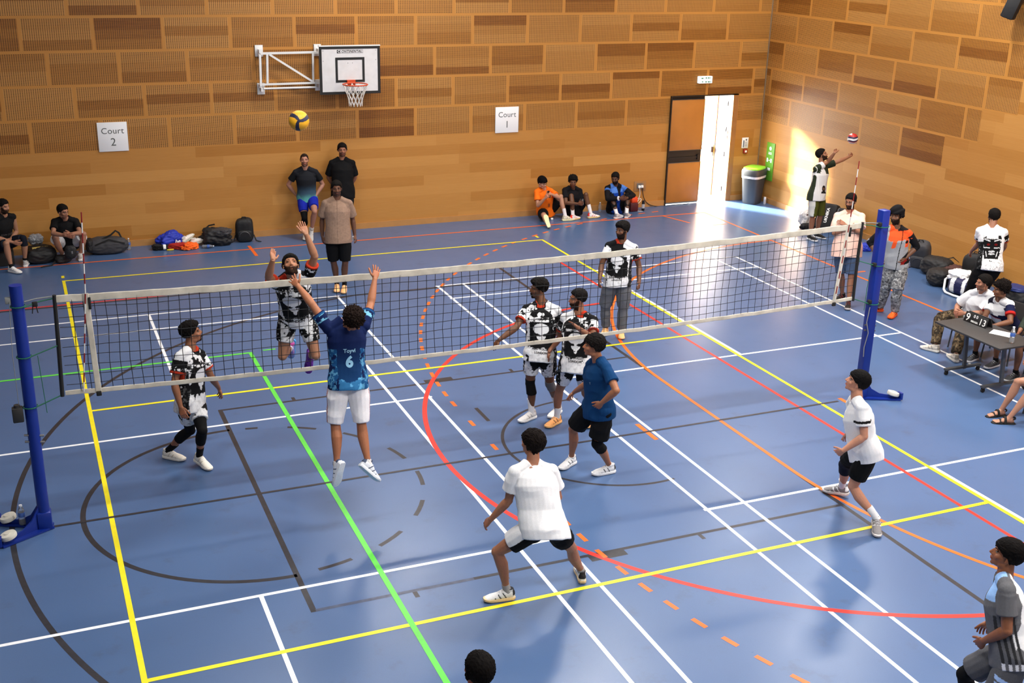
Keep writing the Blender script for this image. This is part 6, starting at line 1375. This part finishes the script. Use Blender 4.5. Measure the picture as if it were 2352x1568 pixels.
p.cap_shell('turban', tfn, lambda q, pt: np.array(hexc(20, 20, 23)))
p.shirt(turbantop, hem=-.16, sleeve=1.25, seed=23, loose=.02, name='jacket', collar=True); p.shorts(camo([(150, 150, 150), (108, 108, 110), (190, 190, 188), (84, 84, 86)], 16, 3), 1.94, 1.32, name='trousers', amp=.011); legs_shoes(p, None, .9, (240, 100, 34), (226, 84, 30), (60, 30, 30), (190, 60, 40))
p = Person('skullback', 'person with back turned in red-eyed skull shirt at the right wall', h=1.78, skin=(166, 112, 84), hy=20, hp=0, vox=.006)
p.body().eyes(); p.hair('short', seed=45); p.beard(.012); p.shirt(team_shirt(23, 1, True), hem=-.18, seed=24); p.shorts(solid(18, 18, 20), 1.92, 1.05, name='trousers'); p.print_on('ADD VOLLEY', 0, .40, .03, (24, 24, 25), side=-1, bold=.001); legs_shoes(p, None, .9, (24, 24, 26), (200, 200, 200))
p = Person('scorerwhite', 'person in white T-shirt and camouflage trousers slouching on a chair by the table', skin=(186, 130, 102), hy=-64, hp=0, vox=.006, stubble=0.5)
p.body().eyes(); p.hair('short', seed=47); p.shirt(solid(230, 230, 230), hem=-.16, sleeve=.8, seed=25, loose=.024, sl_r=1.5, amp=.009); p.shorts(camo([(96, 78, 56), (54, 46, 36), (134, 116, 88), (38, 34, 28)], 13, 9), 1.9, 1.3, name='trousers', amp=.01); legs_shoes(p, None, .9, (216, 206, 190), (226, 220, 208))
p = Person('scorerboard', 'person in white, navy and red shirt seated behind the scoreboard', skin=(134, 88, 62), hy=-62, hp=-6, vox=.006, hands=dict(l='grip', r='relax'))
p.body().eyes(); p.hair('curly', (30, 24, 22), 49); p.shirt(scorertop, hem=-.1, seed=26, loose=.018); p.shorts(solid(40, 40, 44), .9, 1.1); p.print_on('EXCEL', 0, .20, .06, (40, 36, 44)); p.print_on('CLUB', 0, .145, .06, (40, 36, 44)); legs_shoes(p, (30, 30, 32), .85, (70, 72, 78), (210, 210, 214))
p = Person('greensleeve', 'person in dark green sleeve at the right frame edge behind the table', skin=(150, 100, 72), hy=-95, vox=.0066)
p.body().eyes(); p.hair('short', seed=51); p.shirt(solid(54, 62, 52), sleeve=1.75, seed=27, name='jacket'); p.shorts(solid(34, 32, 30), .9, 1.1); legs_shoes(p, (30, 30, 32), .85, (60, 60, 64), (200, 200, 200))
p = Person('sandals', 'person in black sandals seated at the right edge, only bare legs showing', skin=(194, 140, 112), hy=-85, vox=.0056)
p.body(True).eyes(); p.hair('short', seed=53); p.shirt(solid(226, 226, 226), seed=28); p.shorts(solid(60, 62, 66), .75, 1.2); p.sandal('l'); p.sandal('r')
